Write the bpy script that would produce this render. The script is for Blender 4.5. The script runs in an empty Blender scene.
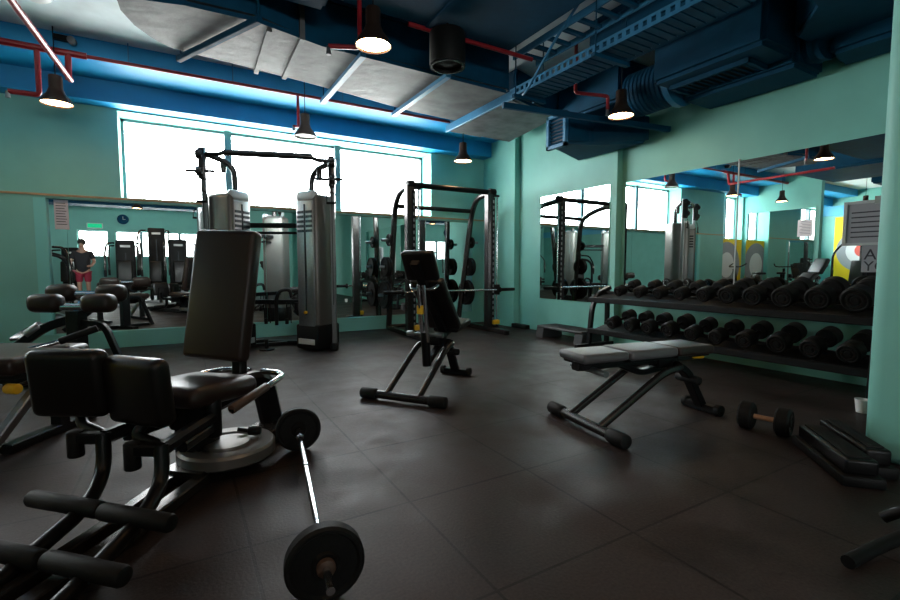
import bpy, bmesh, math, random
from mathutils import Vector, Matrix, Euler
random.seed(7)
SC = bpy.context.scene
COL = SC.collection
PI = math.pi
V = Vector

# ------------------------------------------------------------------ materials
def mat(name, col, rough=0.5, metal=0.0, spec=0.5, noise=0.0, nscale=30.0, bump=0.0, bscale=200.0, coat=0.0):
    m = bpy.data.materials.new(name); m.use_nodes = True
    nt = m.node_tree; b = nt.nodes['Principled BSDF']
    b.inputs['Base Color'].default_value = (*col, 1)
    b.inputs['Roughness'].default_value = rough
    b.inputs['Metallic'].default_value = metal
    b.inputs['Specular IOR Level'].default_value = spec
    if coat: b.inputs['Coat Weight'].default_value = coat
    tc = nt.nodes.new('ShaderNodeTexCoord')
    if noise:
        n = nt.nodes.new('ShaderNodeTexNoise'); n.inputs['Scale'].default_value = nscale
        n.inputs['Detail'].default_value = 5
        r = nt.nodes.new('ShaderNodeMapRange')
        r.inputs[1].default_value = 0.3; r.inputs[2].default_value = 0.7
        r.inputs[3].default_value = 1 - noise; r.inputs[4].default_value = 1 + noise
        mx = nt.nodes.new('ShaderNodeMix'); mx.data_type = 'RGBA'; mx.blend_type = 'MULTIPLY'
        mx.inputs[0].default_value = 1
        mx.inputs[6].default_value = (*col, 1)
        nt.links.new(tc.outputs['Object'], n.inputs['Vector'])
        nt.links.new(n.outputs['Fac'], r.inputs[0])
        nt.links.new(r.outputs[0], mx.inputs[7])
        nt.links.new(mx.outputs[2], b.inputs['Base Color'])
    if bump:
        n2 = nt.nodes.new('ShaderNodeTexNoise'); n2.inputs['Scale'].default_value = bscale
        n2.inputs['Detail'].default_value = 3
        bp = nt.nodes.new('ShaderNodeBump'); bp.inputs['Strength'].default_value = bump
        bp.inputs['Distance'].default_value = 0.01
        nt.links.new(tc.outputs['Object'], n2.inputs['Vector'])
        nt.links.new(n2.outputs['Fac'], bp.inputs['Height'])
        nt.links.new(bp.outputs['Normal'], b.inputs['Normal'])
    return m

def emit(name, col, s):
    m = bpy.data.materials.new(name); m.use_nodes = True
    nt = m.node_tree; nt.nodes.remove(nt.nodes['Principled BSDF'])
    e = nt.nodes.new('ShaderNodeEmission'); e.inputs[0].default_value = (*col, 1); e.inputs[1].default_value = s
    nt.links.new(e.outputs[0], nt.nodes['Material Output'].inputs[0])
    return m

M = {}
M['teal'] = mat('teal wall paint', (0.19, 0.49, 0.425), 0.55, noise=0.05, nscale=3, bump=0.04, bscale=90)
M['blue'] = mat('bright blue beam paint', (0.003, 0.26, 0.54), 0.5, noise=0.06, nscale=4)
M['duct'] = mat('dark blue painted duct', (0.001, 0.050, 0.105), 0.65, spec=0.15, noise=0.15, nscale=6, bump=0.25, bscale=14)
M['ductgrey'] = mat('grey duct insulation', (0.085, 0.088, 0.092), 0.6, noise=0.45, nscale=5, bump=0.6, bscale=9)
M['rail'] = mat('light blue painted steel', (0.03, 0.17, 0.32), 0.4, noise=0.1, nscale=20)
M['slab'] = mat('pale ceiling slab', (0.72, 0.80, 0.84), 0.8, noise=0.08, nscale=5)
M['red'] = mat('red pipe paint', (0.28, 0.012, 0.018), 0.3, noise=0.08, nscale=20)
M['black'] = mat('black powder coat', (0.004, 0.004, 0.0045), 0.35, spec=0.25, bump=0.02, bscale=400)
M['matte'] = mat('matte black plastic', (0.005, 0.005, 0.0054), 0.55, spec=0.2, bump=0.05, bscale=250)
M['rubber'] = mat('black rubber', (0.006, 0.006, 0.006), 0.6, spec=0.2, noise=0.2, nscale=60, bump=0.1, bscale=200)
M['vinyl'] = mat('black vinyl upholstery', (0.006, 0.005, 0.0046), 0.33, spec=0.35, bump=0.06, bscale=300)
M['brown'] = mat('dark brown vinyl', (0.022, 0.013, 0.011), 0.36, spec=0.35, bump=0.06, bscale=300)
M['grey'] = mat('mid grey vinyl', (0.085, 0.082, 0.088), 0.42, bump=0.06, bscale=300)  # one even grey on all faces of the pads
M['chrome'] = mat('chrome steel', (0.62, 0.62, 0.64), 0.16, 1.0)
M['steel'] = mat('brushed grey steel', (0.30, 0.30, 0.31), 0.33, 0.9, noise=0.08, nscale=40)
M['gun'] = mat('gunmetal paint', (0.06, 0.056, 0.055), 0.27, 0.8)
M['shroud'] = mat('warm grey metallic shroud', (0.16, 0.15, 0.14), 0.36, 0.6, noise=0.05, nscale=8)
M['shroudtop'] = mat('silver plastic cap', (0.55, 0.55, 0.56), 0.3, 0.2)
M['slots'] = mat('dark weight stack', (0.02, 0.023, 0.03), 0.4, 0.5)
M['greyplastic'] = mat('grey moulded plastic', (0.04, 0.04, 0.043), 0.5, bump=0.05, bscale=200)
M['yellow'] = mat('yellow plastic', (0.75, 0.42, 0.01), 0.45)
M['white'] = mat('white plastic', (0.72, 0.72, 0.72), 0.45)
M['paper'] = mat('white paper', (0.62, 0.57, 0.62), 0.8)
M['ink'] = mat('dark ink', (0.03, 0.03, 0.04), 0.8)
M['signgrey'] = mat('grey sign face', (0.27, 0.27, 0.30), 0.5)
M['signframe'] = mat('silver sign frame', (0.42, 0.43, 0.46), 0.35, 0.5)
M['wood'] = mat('copper brown grip', (0.42, 0.22, 0.13), 0.4, noise=0.2, nscale=40)
M['grip'] = mat('warm lit black grip', (0.07, 0.038, 0.026), 0.5)  # black foam; warm light is put into this brown
M['cyan'] = mat('pale cyan strip', (0.20, 0.60, 0.56), 0.5)
M['skyblue'] = mat('sky blue paint', (0.10, 0.42, 0.62), 0.5)
M['ledge'] = mat('orange lit wood ledge', (0.42, 0.26, 0.13), 0.5, noise=0.15, nscale=20)  # orange light along the ledge edge is put into the wood colour
M['frame'] = mat('window aluminium', (0.10, 0.17, 0.20), 0.4, 0.2)
M['bell'] = mat('bronze lamp shade', (0.05, 0.028, 0.02), 0.35, 0.5)
M['bulb'] = emit('warm lamp glow', (1.0, 0.60, 0.30), 38.0)
M['bulboff'] = mat('unlit lamp diffuser', (0.65, 0.6, 0.55), 0.5)
M['exit'] = emit('green exit sign glow', (0.02, 0.55, 0.25), 1.2)
M['muralyellow'] = mat('yellow mural paint', (0.80, 0.56, 0.0), 0.6)
M['muralgrey'] = mat('grey mural paint', (0.28, 0.29, 0.31), 0.6)
M['muralwhite'] = mat('white mural paint', (0.75, 0.75, 0.75), 0.6)
M['muralred'] = mat('red mural paint', (0.70, 0.10, 0.07), 0.6)
M['skin'] = mat('skin', (0.42, 0.24, 0.17), 0.5)
M['shirt'] = mat('dark red shirt', (0.30, 0.02, 0.05), 0.8)
M['darktop'] = mat('dark top', (0.015, 0.015, 0.02), 0.8)
M['hair'] = mat('dark hair', (0.012, 0.008, 0.006), 0.6)
M['louvre'] = mat('dark grille recess', (0.006, 0.012, 0.02), 0.6)

def mirror_mat():
    m = bpy.data.materials.new('mirror glass'); m.use_nodes = True
    b = m.node_tree.nodes['Principled BSDF']
    b.inputs['Base Color'].default_value = (0.78, 0.84, 0.82, 1)
    b.inputs['Metallic'].default_value = 1; b.inputs['Roughness'].default_value = 0.0
    return m
M['mirror'] = mirror_mat()

def glass_mat():
    m = bpy.data.materials.new('window glass'); m.use_nodes = True
    nt = m.node_tree; nt.nodes.remove(nt.nodes['Principled BSDF'])
    t = nt.nodes.new('ShaderNodeBsdfTransparent'); t.inputs[0].default_value = (0.97, 0.98, 0.98, 1)
    g = nt.nodes.new('ShaderNodeBsdfGlossy'); g.inputs['Roughness'].default_value = 0.02
    x = nt.nodes.new('ShaderNodeMixShader'); x.inputs[0].default_value = 0.05
    nt.links.new(t.outputs[0], x.inputs[1]); nt.links.new(g.outputs[0], x.inputs[2])
    nt.links.new(x.outputs[0], nt.nodes['Material Output'].inputs[0])
    return m
M['glass'] = glass_mat()

def floor_mat():
    m = bpy.data.materials.new('black rubber floor tiles'); m.use_nodes = True
    nt = m.node_tree; b = nt.nodes['Principled BSDF']; L = nt.links.new
    tc = nt.nodes.new('ShaderNodeTexCoord'); sp = nt.nodes.new('ShaderNodeSeparateXYZ')
    L(tc.outputs['Object'], sp.inputs[0])
    def math_(op, a, bv=None):
        n = nt.nodes.new('ShaderNodeMath'); n.operation = op
        if hasattr(a, 'node'): L(a, n.inputs[0])
        else: n.inputs[0].default_value = a
        if bv is not None:
            if hasattr(bv, 'node'): L(bv, n.inputs[1])
            else: n.inputs[1].default_value = bv
        return n.outputs[0]
    T = 0.63
    def seam(out, off):
        f = math_('FRACT', math_('DIVIDE', math_('SUBTRACT', out, off - 63), T))
        d = math_('ABSOLUTE', math_('SUBTRACT', f, 0.5))
        return math_('GREATER_THAN', d, 0.5 - 0.009)
    def idx(out, off): return math_('FLOOR', math_('DIVIDE', math_('SUBTRACT', out, off - 63), T))
    s = math_('MAXIMUM', seam(sp.outputs[0], 0.81), seam(sp.outputs[1], 2.366))
    cb = nt.nodes.new('ShaderNodeCombineXYZ'); L(idx(sp.outputs[0], 0.81), cb.inputs[0]); L(idx(sp.outputs[1], 2.366), cb.inputs[1])
    wn = nt.nodes.new('ShaderNodeTexWhiteNoise'); wn.noise_dimensions = '2D'; L(cb.outputs[0], wn.inputs['Vector'])
    n1 = nt.nodes.new('ShaderNodeTexNoise'); n1.inputs['Scale'].default_value = 90; n1.inputs['Detail'].default_value = 2
    L(tc.outputs['Object'], n1.inputs['Vector'])
    n2 = nt.nodes.new('ShaderNodeTexNoise'); n2.inputs['Scale'].default_value = 2.6; n2.inputs['Detail'].default_value = 6; n2.inputs['Roughness'].default_value = 0.65
    L(tc.outputs['Object'], n2.inputs['Vector'])
    v = math_('ADD', math_('MULTIPLY', math_('SUBTRACT', n1.outputs['Fac'], .3), 1.6), math_('MULTIPLY', math_('SUBTRACT', n2.outputs['Fac'], .28), 2.6))
    v = math_('ADD', v, math_('MULTIPLY', wn.outputs[0], 0.22))
    v = math_('MULTIPLY', v, math_('SUBTRACT', 1.0, math_('MULTIPLY', s, 0.85)))
    mx = nt.nodes.new('ShaderNodeMix'); mx.data_type = 'RGBA'; mx.blend_type = 'MULTIPLY'; mx.inputs[0].default_value = 1
    mx.inputs[6].default_value = (0.0235, 0.0168, 0.0158, 1); L(v, mx.inputs[7]); L(mx.outputs[2], b.inputs['Base Color'])
    r = nt.nodes.new('ShaderNodeMapRange'); r.inputs[1].default_value = .3; r.inputs[2].default_value = .7; r.inputs[3].default_value = .42; r.inputs[4].default_value = .66
    L(n2.outputs['Fac'], r.inputs[0]); L(r.outputs[0], b.inputs['Roughness'])
    b.inputs['Specular IOR Level'].default_value = 0.27; b.inputs['Specular Tint'].default_value = (1, .88, .84, 1)
    h = math_('SUBTRACT', math_('MULTIPLY', n1.outputs['Fac'], 0.35), s)
    bp = nt.nodes.new('ShaderNodeBump'); bp.inputs['Strength'].default_value = 0.45; bp.inputs['Distance'].default_value = 0.006
    L(h, bp.inputs['Height']); L(bp.outputs[0], b.inputs['Normal'])
    return m
M['floor'] = floor_mat()

# ------------------------------------------------------------------ mesh helpers
def nb(): return bmesh.new()

def _merge(bm, tmp):
    me = bpy.data.meshes.new('tmp'); tmp.to_mesh(me); tmp.free(); bm.from_mesh(me); bpy.data.meshes.remove(me)

def box(bm, c, s, rot=None, bev=0.0, seg=2):
    t = bmesh.new(); bmesh.ops.create_cube(t, size=1.0)
    for v in t.verts: v.co = V((v.co.x * s[0], v.co.y * s[1], v.co.z * s[2]))
    if bev: bmesh.ops.bevel(t, geom=list(t.edges), offset=bev, segments=seg, profile=0.5, affect='EDGES')
    mx = Matrix.Translation(V(c))
    if rot is not None: mx = mx @ (rot if isinstance(rot, Matrix) else Euler(rot).to_matrix().to_4x4())
    t.transform(mx); _merge(bm, t); return bm

def span(bm, a, b, bev=0.0):
    return box(bm, [(a[i] + b[i]) / 2 for i in range(3)], [abs(b[i] - a[i]) for i in range(3)], None, bev)

def frame_from(d):
    d = V(d).normalized(); up = V((0, 0, 1)) if abs(d.z) < 0.95 else V((1, 0, 0))
    x = up.cross(d).normalized(); y = d.cross(x)
    return x, y, d

def cyl(bm, p0, p1, r, r2=None, n=16, bev=0.0):
    p0, p1 = V(p0), V(p1); r2 = r if r2 is None else r2
    x, y, d = frame_from(p1 - p0); L = (p1 - p0).length
    if bev: prof = [(0, 0), (r - bev, 0), (r - bev * .3, bev * .3), (r, bev), (r2, L - bev), (r2 - bev * .3, L - bev * .3), (r2 - bev, L), (0, L)]
    else: prof = [(0, 0), (r, 0), (r2, L), (0, L)]
    return lathe(bm, prof, p0, d, n)

def lathe(bm, prof, o=(0, 0, 0), d=(0, 0, 1), n=24):
    o = V(o); x, y, d = frame_from(d); rings = []
    for r, h in prof:
        if r < 1e-6: rings.append([bm.verts.new(o + d * h)])
        else: rings.append([bm.verts.new(o + d * h + (x * math.cos(2 * PI * k / n) + y * math.sin(2 * PI * k / n)) * r) for k in range(n)])
    for a, b in zip(rings, rings[1:]):
        for k in range(n):
            k2 = (k + 1) % n
            q = []
            for v in (a[k % len(a)], a[k2 % len(a)], b[k2 % len(b)], b[k % len(b)]):
                if v not in q: q.append(v)
            if len(q) > 2:
                try: bm.faces.new(q)
                except ValueError: pass
    return bm

def fillet(pts, rad, seg=6):
    pts = [V(p) for p in pts]
    if rad <= 0 or len(pts) < 3: return pts
    out = [pts[0]]
    for a, b, c in zip(pts, pts[1:], pts[2:]):
        u, w = (a - b), (c - b); t = min(rad, u.length * .48, w.length * .48)
        p, q = b + u.normalized() * t, b + w.normalized() * t
        for k in range(seg + 1):
            s = k / seg; out.append(p * (1 - s) ** 2 + b * 2 * s * (1 - s) + q * s * s)
    out.append(pts[-1]); return out

def circle_sec(r, n): return [(r * math.cos(2 * PI * k / n), r * math.sin(2 * PI * k / n)) for k in range(n)]
def rect_sec(w, h, b=0.006):
    return [(-w/2+b, -h/2), (w/2-b, -h/2), (w/2, -h/2+b), (w/2, h/2-b), (w/2-b, h/2), (-w/2+b, h/2), (-w/2, h/2-b), (-w/2, -h/2+b)]

def tube(bm, pts, r=0.02, fil=0.0, n=12, sec=None, ref=None):
    pts = fillet(pts, fil); sec = sec or circle_sec(r, n); rings = []; N = len(pts); prevx = None
    for i, p in enumerate(pts):
        d = (pts[min(i + 1, N - 1)] - pts[max(i - 1, 0)]).normalized()
        if prevx is None:
            if ref is not None: x = (V(ref) - d * V(ref).dot(d)).normalized()
            else: x = frame_from(d)[0]
        else: x = (prevx - d * prevx.dot(d)).normalized()
        y = d.cross(x); prevx = x
        rings.append([bm.verts.new(p + x * a + y * b) for a, b in sec])
    m = len(sec)
    for a, b in zip(rings, rings[1:]):
        for k in range(m): bm.faces.new((a[k], a[(k + 1) % m], b[(k + 1) % m], b[k]))
    bm.faces.new(rings[0][::-1]); bm.faces.new(rings[-1]); return bm

def prism(bm, poly, d, f=lambda p, h: V((p[0], p[1], h)), h0=0.0):
    """extrude the 2D polygon from h0 to h0+d; f maps (2D point, height) to 3D"""
    a = [bm.verts.new(f(p, h0)) for p in poly]; b = [bm.verts.new(f(p, h0 + d)) for p in poly]; n = len(poly)
    bm.faces.new(a[::-1]); bm.faces.new(b)
    for k in range(n): bm.faces.new((a[k], a[(k + 1) % n], b[(k + 1) % n], b[k]))
    return bm

def obj(name, bm, m, parent=None, ang=35):
    bmesh.ops.recalc_face_normals(bm, faces=bm.faces)
    me = bpy.data.meshes.new(name); bm.to_mesh(me); bm.free()
    for x in (m if isinstance(m, (list, tuple)) else [m]): me.materials.append(M[x] if isinstance(x, str) else x)
    me.shade_smooth()
    try: me.set_sharp_from_angle(angle=math.radians(ang))
    except Exception: pass
    o = bpy.data.objects.new(name, me); COL.objects.link(o)
    if parent is not None: o.parent = parent
    return o

def tag(o, label, cat, group=None):
    o['label'] = label; o['category'] = cat
    if group: o['group'] = group
    return o

def thing(name, label, cat, loc=(0, 0, 0), rz=0.0, group=None):
    o = bpy.data.objects.new(name, None); COL.objects.link(o); o.empty_display_size = .1
    o.location = loc; o.rotation_euler = (0, 0, rz); return tag(o, label, cat, group)

def struct(name, bm, m, parent=None, ang=35):
    o = obj(name, bm, m, parent, ang)
    if parent is None: o['kind'] = 'structure'
    return o

def children(o): return [c for c in bpy.data.objects if c.parent == o]
def dup(root, loc, rz, label, group=None):
    r = root.copy(); COL.objects.link(r); r.location = loc; r.rotation_euler = (0, 0, rz); r['label'] = label
    if group: r['group'] = group
    for ch in children(root):
        c = ch.copy(); COL.objects.link(c); c.parent = r
        for g in children(ch):
            d = g.copy(); COL.objects.link(d); d.parent = c
    return r

def text_obj(name, body, size, loc, rot, m, parent, ext=0.001, align='LEFT'):
    c = bpy.data.curves.new(name, 'FONT'); c.body = body; c.size = size; c.extrude = ext; c.align_x = align
    c.materials.append(M[m]); o = bpy.data.objects.new(name, c); COL.objects.link(o)
    me = bpy.data.meshes.new_from_object(o); bpy.data.objects.remove(o); bpy.data.curves.remove(c)
    o = bpy.data.objects.new(name, me); COL.objects.link(o)
    o.location = loc; o.rotation_euler = rot; o.parent = parent; return o

# ------------------------------------------------------------------ setting
XW, XN, XA = 4.85, 4.95, 4.74        # right wall planes: far bay, near bay, corner bay
YB = 6.98                             # face of the window wall
ZC = 3.34
struct('floor', span(nb(), (-8.2, -6.2, -0.1), (5.4, 7.6, 0)), 'floor')
struct('ceiling', span(nb(), (-8.2, -6.2, ZC), (5.4, 7.6, ZC + .12)), 'slab')

bm = nb()
WX0, WX1, WZ0, WZ1 = -0.60, 3.68, 1.85, 2.88       # main window opening
span(bm, (-2.45, YB, 0), (4.95, 7.45, .205))          # dado
span(bm, (-2.45, YB, .205), (-1.40, 7.45, 1.79))
span(bm, (4.50, YB, .205), (4.95, 7.45, 1.79))
span(bm, (-1.40, 7.06, .205), (4.50, 7.45, 1.79))     # behind the mirrors
span(bm, (-2.45, YB, 1.79), (4.95, 7.45, WZ0))
span(bm, (-2.45, YB, WZ0), (WX0, 7.45, ZC)); span(bm, (WX1, YB, WZ0), (4.95, 7.45, ZC))
span(bm, (WX0, YB, WZ1), (WX1, 7.45, ZC))
span(bm, (-8.1, 7.1, 0), (-2.45, 7.45, 1.75)); span(bm, (-8.1, 7.1, 2.9), (-2.45, 7.45, ZC))
span(bm, (-8.1, 7.1, 1.75), (-7.6, 7.45, 2.9)); span(bm, (-4.4, 7.1, 1.75), (-3.55, 7.45, 2.9))
struct('wall_back', bm, 'teal')
bm = nb()
span(bm, (XA, 6.08, 0), (5.3, YB, ZC)); span(bm, (XW, 4.12, 0), (5.3, 6.08, ZC)); span(bm, (XN, -6.1, 0), (5.3, 4.12, ZC))
struct('wall_right', bm, 'teal')
bm = nb()
span(bm, (-8.1, -6.15, 0), (5.3, -5.9, 1.1)); span(bm, (-8.1, -6.15, 2.25), (5.3, -5.9, ZC))
for a, b in ((-8.1, -3.0), (-2.15, -1.95), (1.2, 5.3)): span(bm, (a, -6.15, 1.1), (b, -5.9, 2.25))
for a, b, z in ((-3.0, -2.15, 1.35), (-1.95, 1.2, 1.35)): span(bm, (a, -6.15, 1.1), (b, -5.9, z))
struct('wall_front', bm, 'teal')
struct('wall_left', span(nb(), (-8.2, -6.15, 0), (-8.0, 7.45, ZC)), 'teal')
bm = nb(); span(bm, (-3.75, 5.32, 0), (-3.6, 7.1, ZC)); struct('wall_partition_left', bm, 'teal')
bm = nb(); span(bm, (1.75, -3.4, 0), (3.5, -3.25, ZC)); struct('wall_partition_front', bm, 'teal')
bm = nb(); box(bm, (3.40, .64, ZC / 2), (.70, .66, ZC), None, .07, 4); pass
struct('column_1', bm, 'teal')

def beam_profile(bm, x0, x1):
    poly = [(6.12, ZC), (6.12, 3.14), (6.74, 3.14), (6.74, 2.90), (7.2, 2.90), (7.2, ZC)]
    return prism(bm, poly, x1 - x0, lambda p, h: V((h, p[0], p[1])), x0)
struct('beam_1', beam_profile(nb(), -8.0, XA), 'blue')
struct('trim_1', span(nb(), (-2.45, YB - .018, 1.815), (XA, YB, 1.838)), 'ledge')
bm = nb(); span(bm, (-1.425, YB - .012, .205), (-1.315, 7.055, 1.79)); struct('trim_2', bm, 'cyan')  # flat pale cyan strip along the left mirror edge

def window(name, x0, x1, z0, z1, y, mull, ydir=1):
    bm = nb(); f = .035
    span(bm, (x0, y - .03, z0), (x1, y + .03, z0 + f)); span(bm, (x0, y - .03, z1 - f), (x1, y + .03, z1))
    span(bm, (x0, y - .03, z0), (x0 + f, y + .03, z1)); span(bm, (x1 - f, y - .03, z0), (x1, y + .03, z1))
    for q in mull: span(bm, (q - .045, y - .08, z0), (q + .045, y + .03, z1))
    o = struct(name, bm, 'frame')
    obj('pane', span(nb(), (x0 + f, y - .004, z0 + f), (x1 - f, y + .004, z1 - f)), 'glass', o)
    return o
window('window_1', WX0, WX1, WZ0, WZ1, 7.34, (.63, 2.18))
window('window_2', -3.55, -2.45, 1.75, 2.9, 7.34, (-3.0,))
window('window_added', -7.6, -4.4, 1.75, 2.9, 7.34, (-6.5, -5.5))  # added, unseen window that lets daylight onto the far yellow wall
window('window_4', -3.0, -2.15, 1.35, 2.25, -6.02, ())
window('window_5', -1.95, 1.2, 1.35, 2.25, -6.02, (-1.2, 0.0))

# ------------------------------------------------------------------ mirrors
def mirror(label, a, b, group='wall mirrors'):
    o = obj('wall_mirror', span(nb(), a, b), 'mirror'); return tag(o, label, 'mirror', group)
for x0, x1, lab in ((-1.313, -1.15, 'narrow end mirror panel behind the white notice on the window wall'),
                    (-1.146, 1.05, 'wide wall mirror behind the tall black backrest, under the window'),
                    (1.054, 2.75, 'wall mirror panel behind the right tower of the cable machine'),
                    (2.754, 4.498, 'wall mirror panel behind the rack machine with the barbell')):
    mirror(lab, (x0, 7.04, .208), (x1, 7.058, 1.788))
mirror('square wall mirror above the grey step platform in the far corner', (XW - .012, 4.22, .515), (XW, 5.55, 2.065), 'right wall mirrors')
mirror('large wall mirror behind the far half of the dumbbell rack', (XN - .012, 2.672, .515), (XN, 4.08, 2.07), 'right wall mirrors')
mirror('large wall mirror behind the near half of the dumbbell rack, carrying the grey signs', (XN - .012, .4, .515), (XN, 2.662, 2.07), 'right wall mirrors')
mirror('mirror on the left partition, seen only as a reflection', (-3.6, 5.42, .15), (-3.585, 7.0, 2.45), 'partition mirror')
tag(obj('mirror_joint', span(nb(), (XN - .02, 2.662, .515), (XN, 2.672, 2.09)), 'shroudtop'), 'bright metal strip joining the two large mirrors above the dumbbells', 'strip')

# murals
t = thing('wall_mural', 'yellow mural with grey and white ring under the far left window', 'mural', (-2.95, 7.1, 0))
obj('paint_field', span(nb(), (-.6, -.008, .05), (.5, 0, 1.74)), 'muralyellow', t)
obj('grey_ring', lathe(nb(), [(.34, 0), (.34, .004), (.62, .004), (.62, 0)], (.1, -.008, 1.05), (0, -1, 0), 40), 'muralgrey', t)
obj('white_ring', lathe(nb(), [(0, 0), (0, .003), (.34, .003), (.34, 0)], (.1, -.008, 1.05), (0, -1, 0), 40), 'muralwhite', t)
t = thing('wall_mural', 'large yellow mural with a red centred target on the far left wall', 'mural', (-8.0, 5.2, 0))
obj('paint_field', span(nb(), (0, -1.9, .05), (.008, 1.45, 2.55)), 'muralyellow', t)
obj('grey_ring', lathe(nb(), [(.42, 0), (.42, .004), (.66, .004), (.66, 0)], (.008, .72, 1.5), (1, 0, 0), 40), 'muralgrey', t)
obj('white_ring', lathe(nb(), [(.2, 0), (.2, .003), (.42, .003), (.42, 0)], (.008, .72, 1.5), (1, 0, 0), 40), 'muralwhite', t)
obj('red_spot', lathe(nb(), [(0, 0), (0, .004), (.2, .004), (.2, 0)], (.008, .72, 1.5), (1, 0, 0), 40), 'muralred', t)
struct('trim_3', span(nb(), (-8.0, -5.9, 2.6), (-7.96, 7.1, 2.9)), 'skyblue')

# ------------------------------------------------------------------ notices and signs
def notice(label, loc, rz, w, h, group=None):
    t = thing('paper_notice', label, 'notice', loc, rz, group)
    obj('sheet', span(nb(), (-w / 2, -.004, 0), (w / 2, 0, h)), 'paper', t)
    bm = nb()
    for k in range(9):
        z = h * (.88 - k * .09); span(bm, (-w * .38, -.0055, z), (w * (.38 - .2 * random.random()), -.004, z + h * .022))
    obj('printed_lines', bm, 'ink', t); return t
notice('white paper notice hanging at the top of the narrow mirror', (-1.19, 7.035, 1.44), 0, .13, .34)
notice('small white notice on the partition behind the camera', (2.02, -3.25, 1.45), PI, .30, .36)
notice('white notice fixed to the mirror of the left partition', (-3.585, 5.62, 1.75), PI / 2, .32, .42)

t = thing('wall_sign', 'grey framed rules sign fixed on the large mirror beside the pillar', 'sign', (XN - .014, 1.47, 1.20), -PI / 2)
W, H = .56, .325
obj('sign_face', span(nb(), (-W / 2, -.012, 0), (W / 2, 0, H)), 'signgrey', t)
bm = nb(); f = .022
span(bm, (-W / 2 - f, -.022, -f), (W / 2 + f, 0, 0)); span(bm, (-W / 2 - f, -.022, H), (W / 2 + f, 0, H + f))
span(bm, (-W / 2 - f, -.022, 0), (-W / 2, 0, H)); span(bm, (W / 2, -.022, 0), (W / 2 + f, 0, H))
obj('sign_frame', bm, 'signframe', t)
bm = nb()
for k, (a, b) in enumerate(((.06, .5), (0.06, .95), (.06, .9), (.06, .95), (.06, .85), (.06, .92))):
    z = H * (.76 - k * .125); span(bm, (-W / 2 + W * a * .9, -.0135, z), (-W / 2 + W * b * .95, -.012, z + .010))
obj('printed_lines', bm, 'ink', t)
obj('clip', span(nb(), (-.1, -.026, H - .01), (.1, 0, H + .05)), 'steel', t)
t = thing('wall_sign', 'small grey sign with big dark capitals below the framed rules sign', 'sign', (XN - .014, 1.40, .955), -PI / 2)
obj('sign_face', span(nb(), (-.235, -.012, 0), (.235, 0, .225)), 'signgrey', t)
text_obj('lettering', 'ARE', .125, (-.222, -.0125, .105), (PI / 2, 0, 0), 'ink', t)
text_obj('lettering', 'YOU', .115, (-.222, -.0125, .012), (PI / 2, 0, 0), 'ink', t)

t = thing('exit_sign', 'glowing green exit sign high on the wall behind the camera', 'sign', (-2.5, -5.88, 2.32))
obj('sign_box', span(nb(), (-.22, -.02, 0), (.22, .04, .17)), 'white', t)
obj('lit_face', span(nb(), (-.20, .04, .015), (.20, .045, .155)), 'exit', t)
t = thing('wall_clock', 'round dark wall clock on the wall behind the camera', 'clock', (-1.7, -5.9, 2.66))
obj('case', lathe(nb(), [(0, 0), (.16, 0), (.17, .02), (.17, .05), (.15, .05), (.14, .03), (0, .03)], (0, 0, 0), (0, 1, 0), 32), 'duct', t)
bm = nb(); span(bm, (-.006, .03, -.01), (.006, .036, .10)); span(bm, (-.01, .03, -.006), (.075, .036, .006)); obj('hands', bm, 'white', t)

# ------------------------------------------------------------------ ceiling services
def two_tone(bm, axis_mat=1, zlim=-.7):
    bmesh.ops.recalc_face_normals(bm, faces=bm.faces)
    for f in bm.faces:
        f.normal_update(); f.material_index = axis_mat if f.normal.z < zlim else 0
    return bm
def duct_prism(poly, z0, z1, m=('duct', 'ductgrey'), name='air_duct', label='', parent=None):
    bm = nb(); prism(bm, poly, z1 - z0, h0=z0)
    bmesh.ops.bevel(bm, geom=list(bm.edges), offset=.035, segments=2, affect='EDGES')
    two_tone(bm); o = obj(name, bm, [M[x] for x in m], parent)
    if label: tag(o, label, 'duct')
    return o
t = thing('air_duct', 'long grey and blue air duct running above the cable machine', 'duct')
duct_prism([(-.37, 4.10), (-.32, 4.32), (-.25, 4.53), (-.17, 4.72), (-.05, 4.84), (.11, 4.89), (.58, 4.91), (1.32, 5.04), (2.54, 5.28), (3.19, 5.36), (3.19, 4.18), (1.13, 4.18), (.58, 3.96), (.09, 3.98)], 2.90, 3.335, parent=t, name='duct_body')
for x in (.66, .92):
    obj('flange', prism(nb(), [(x, 4.05), (x + .04, 4.05), (x + .06, 4.98), (x + .02, 4.98)], .44, h0=2.875), 'ductgrey', t)
for x in (1.43, 2.30):
    b = obj('support_channel', span(nb(), (x, 4.04, 2.845), (x + .055, 5.40, 2.885)), 'rail', t)
    for y in (4.08, 5.36):
        obj('hanger_rod', cyl(nb(), (x + .03, y, 2.88), (x + .03, y, ZC), .007, n=8), 'duct', b)
b = obj('support_channel', tube(nb(), [(.05, 4.94, 2.86), (.58, 3.86, 2.86)], sec=rect_sec(.05, .05)), 'duct', t)
for x, y in ((.07, 4.92), (.575, 3.88)): obj('hanger_rod', cyl(nb(), (x, y, 2.86), (x, y, ZC), .009, n=8), 'duct', b)

t = thing('air_duct', 'wide flat duct box with pale underside near the far corner', 'duct')
duct_prism([(3.45, 4.42), (4.4, 4.70), (4.6, 6.04), (3.45, 5.98)], 2.97, 3.32, parent=t, name='duct_body')
bm = nb(); tube(bm, [(3.42, 4.38, 3.0), (3.42, 6.0, 3.0)], sec=rect_sec(.03, .1)); obj('edge_flange', bm, 'rail', t)
obj('seam_panel', prism(nb(), [(3.46, 4.5), (4.0, 4.68), (4.0, 5.98), (3.46, 5.96)], .012, h0=2.960), 'ductgrey', t)

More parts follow.
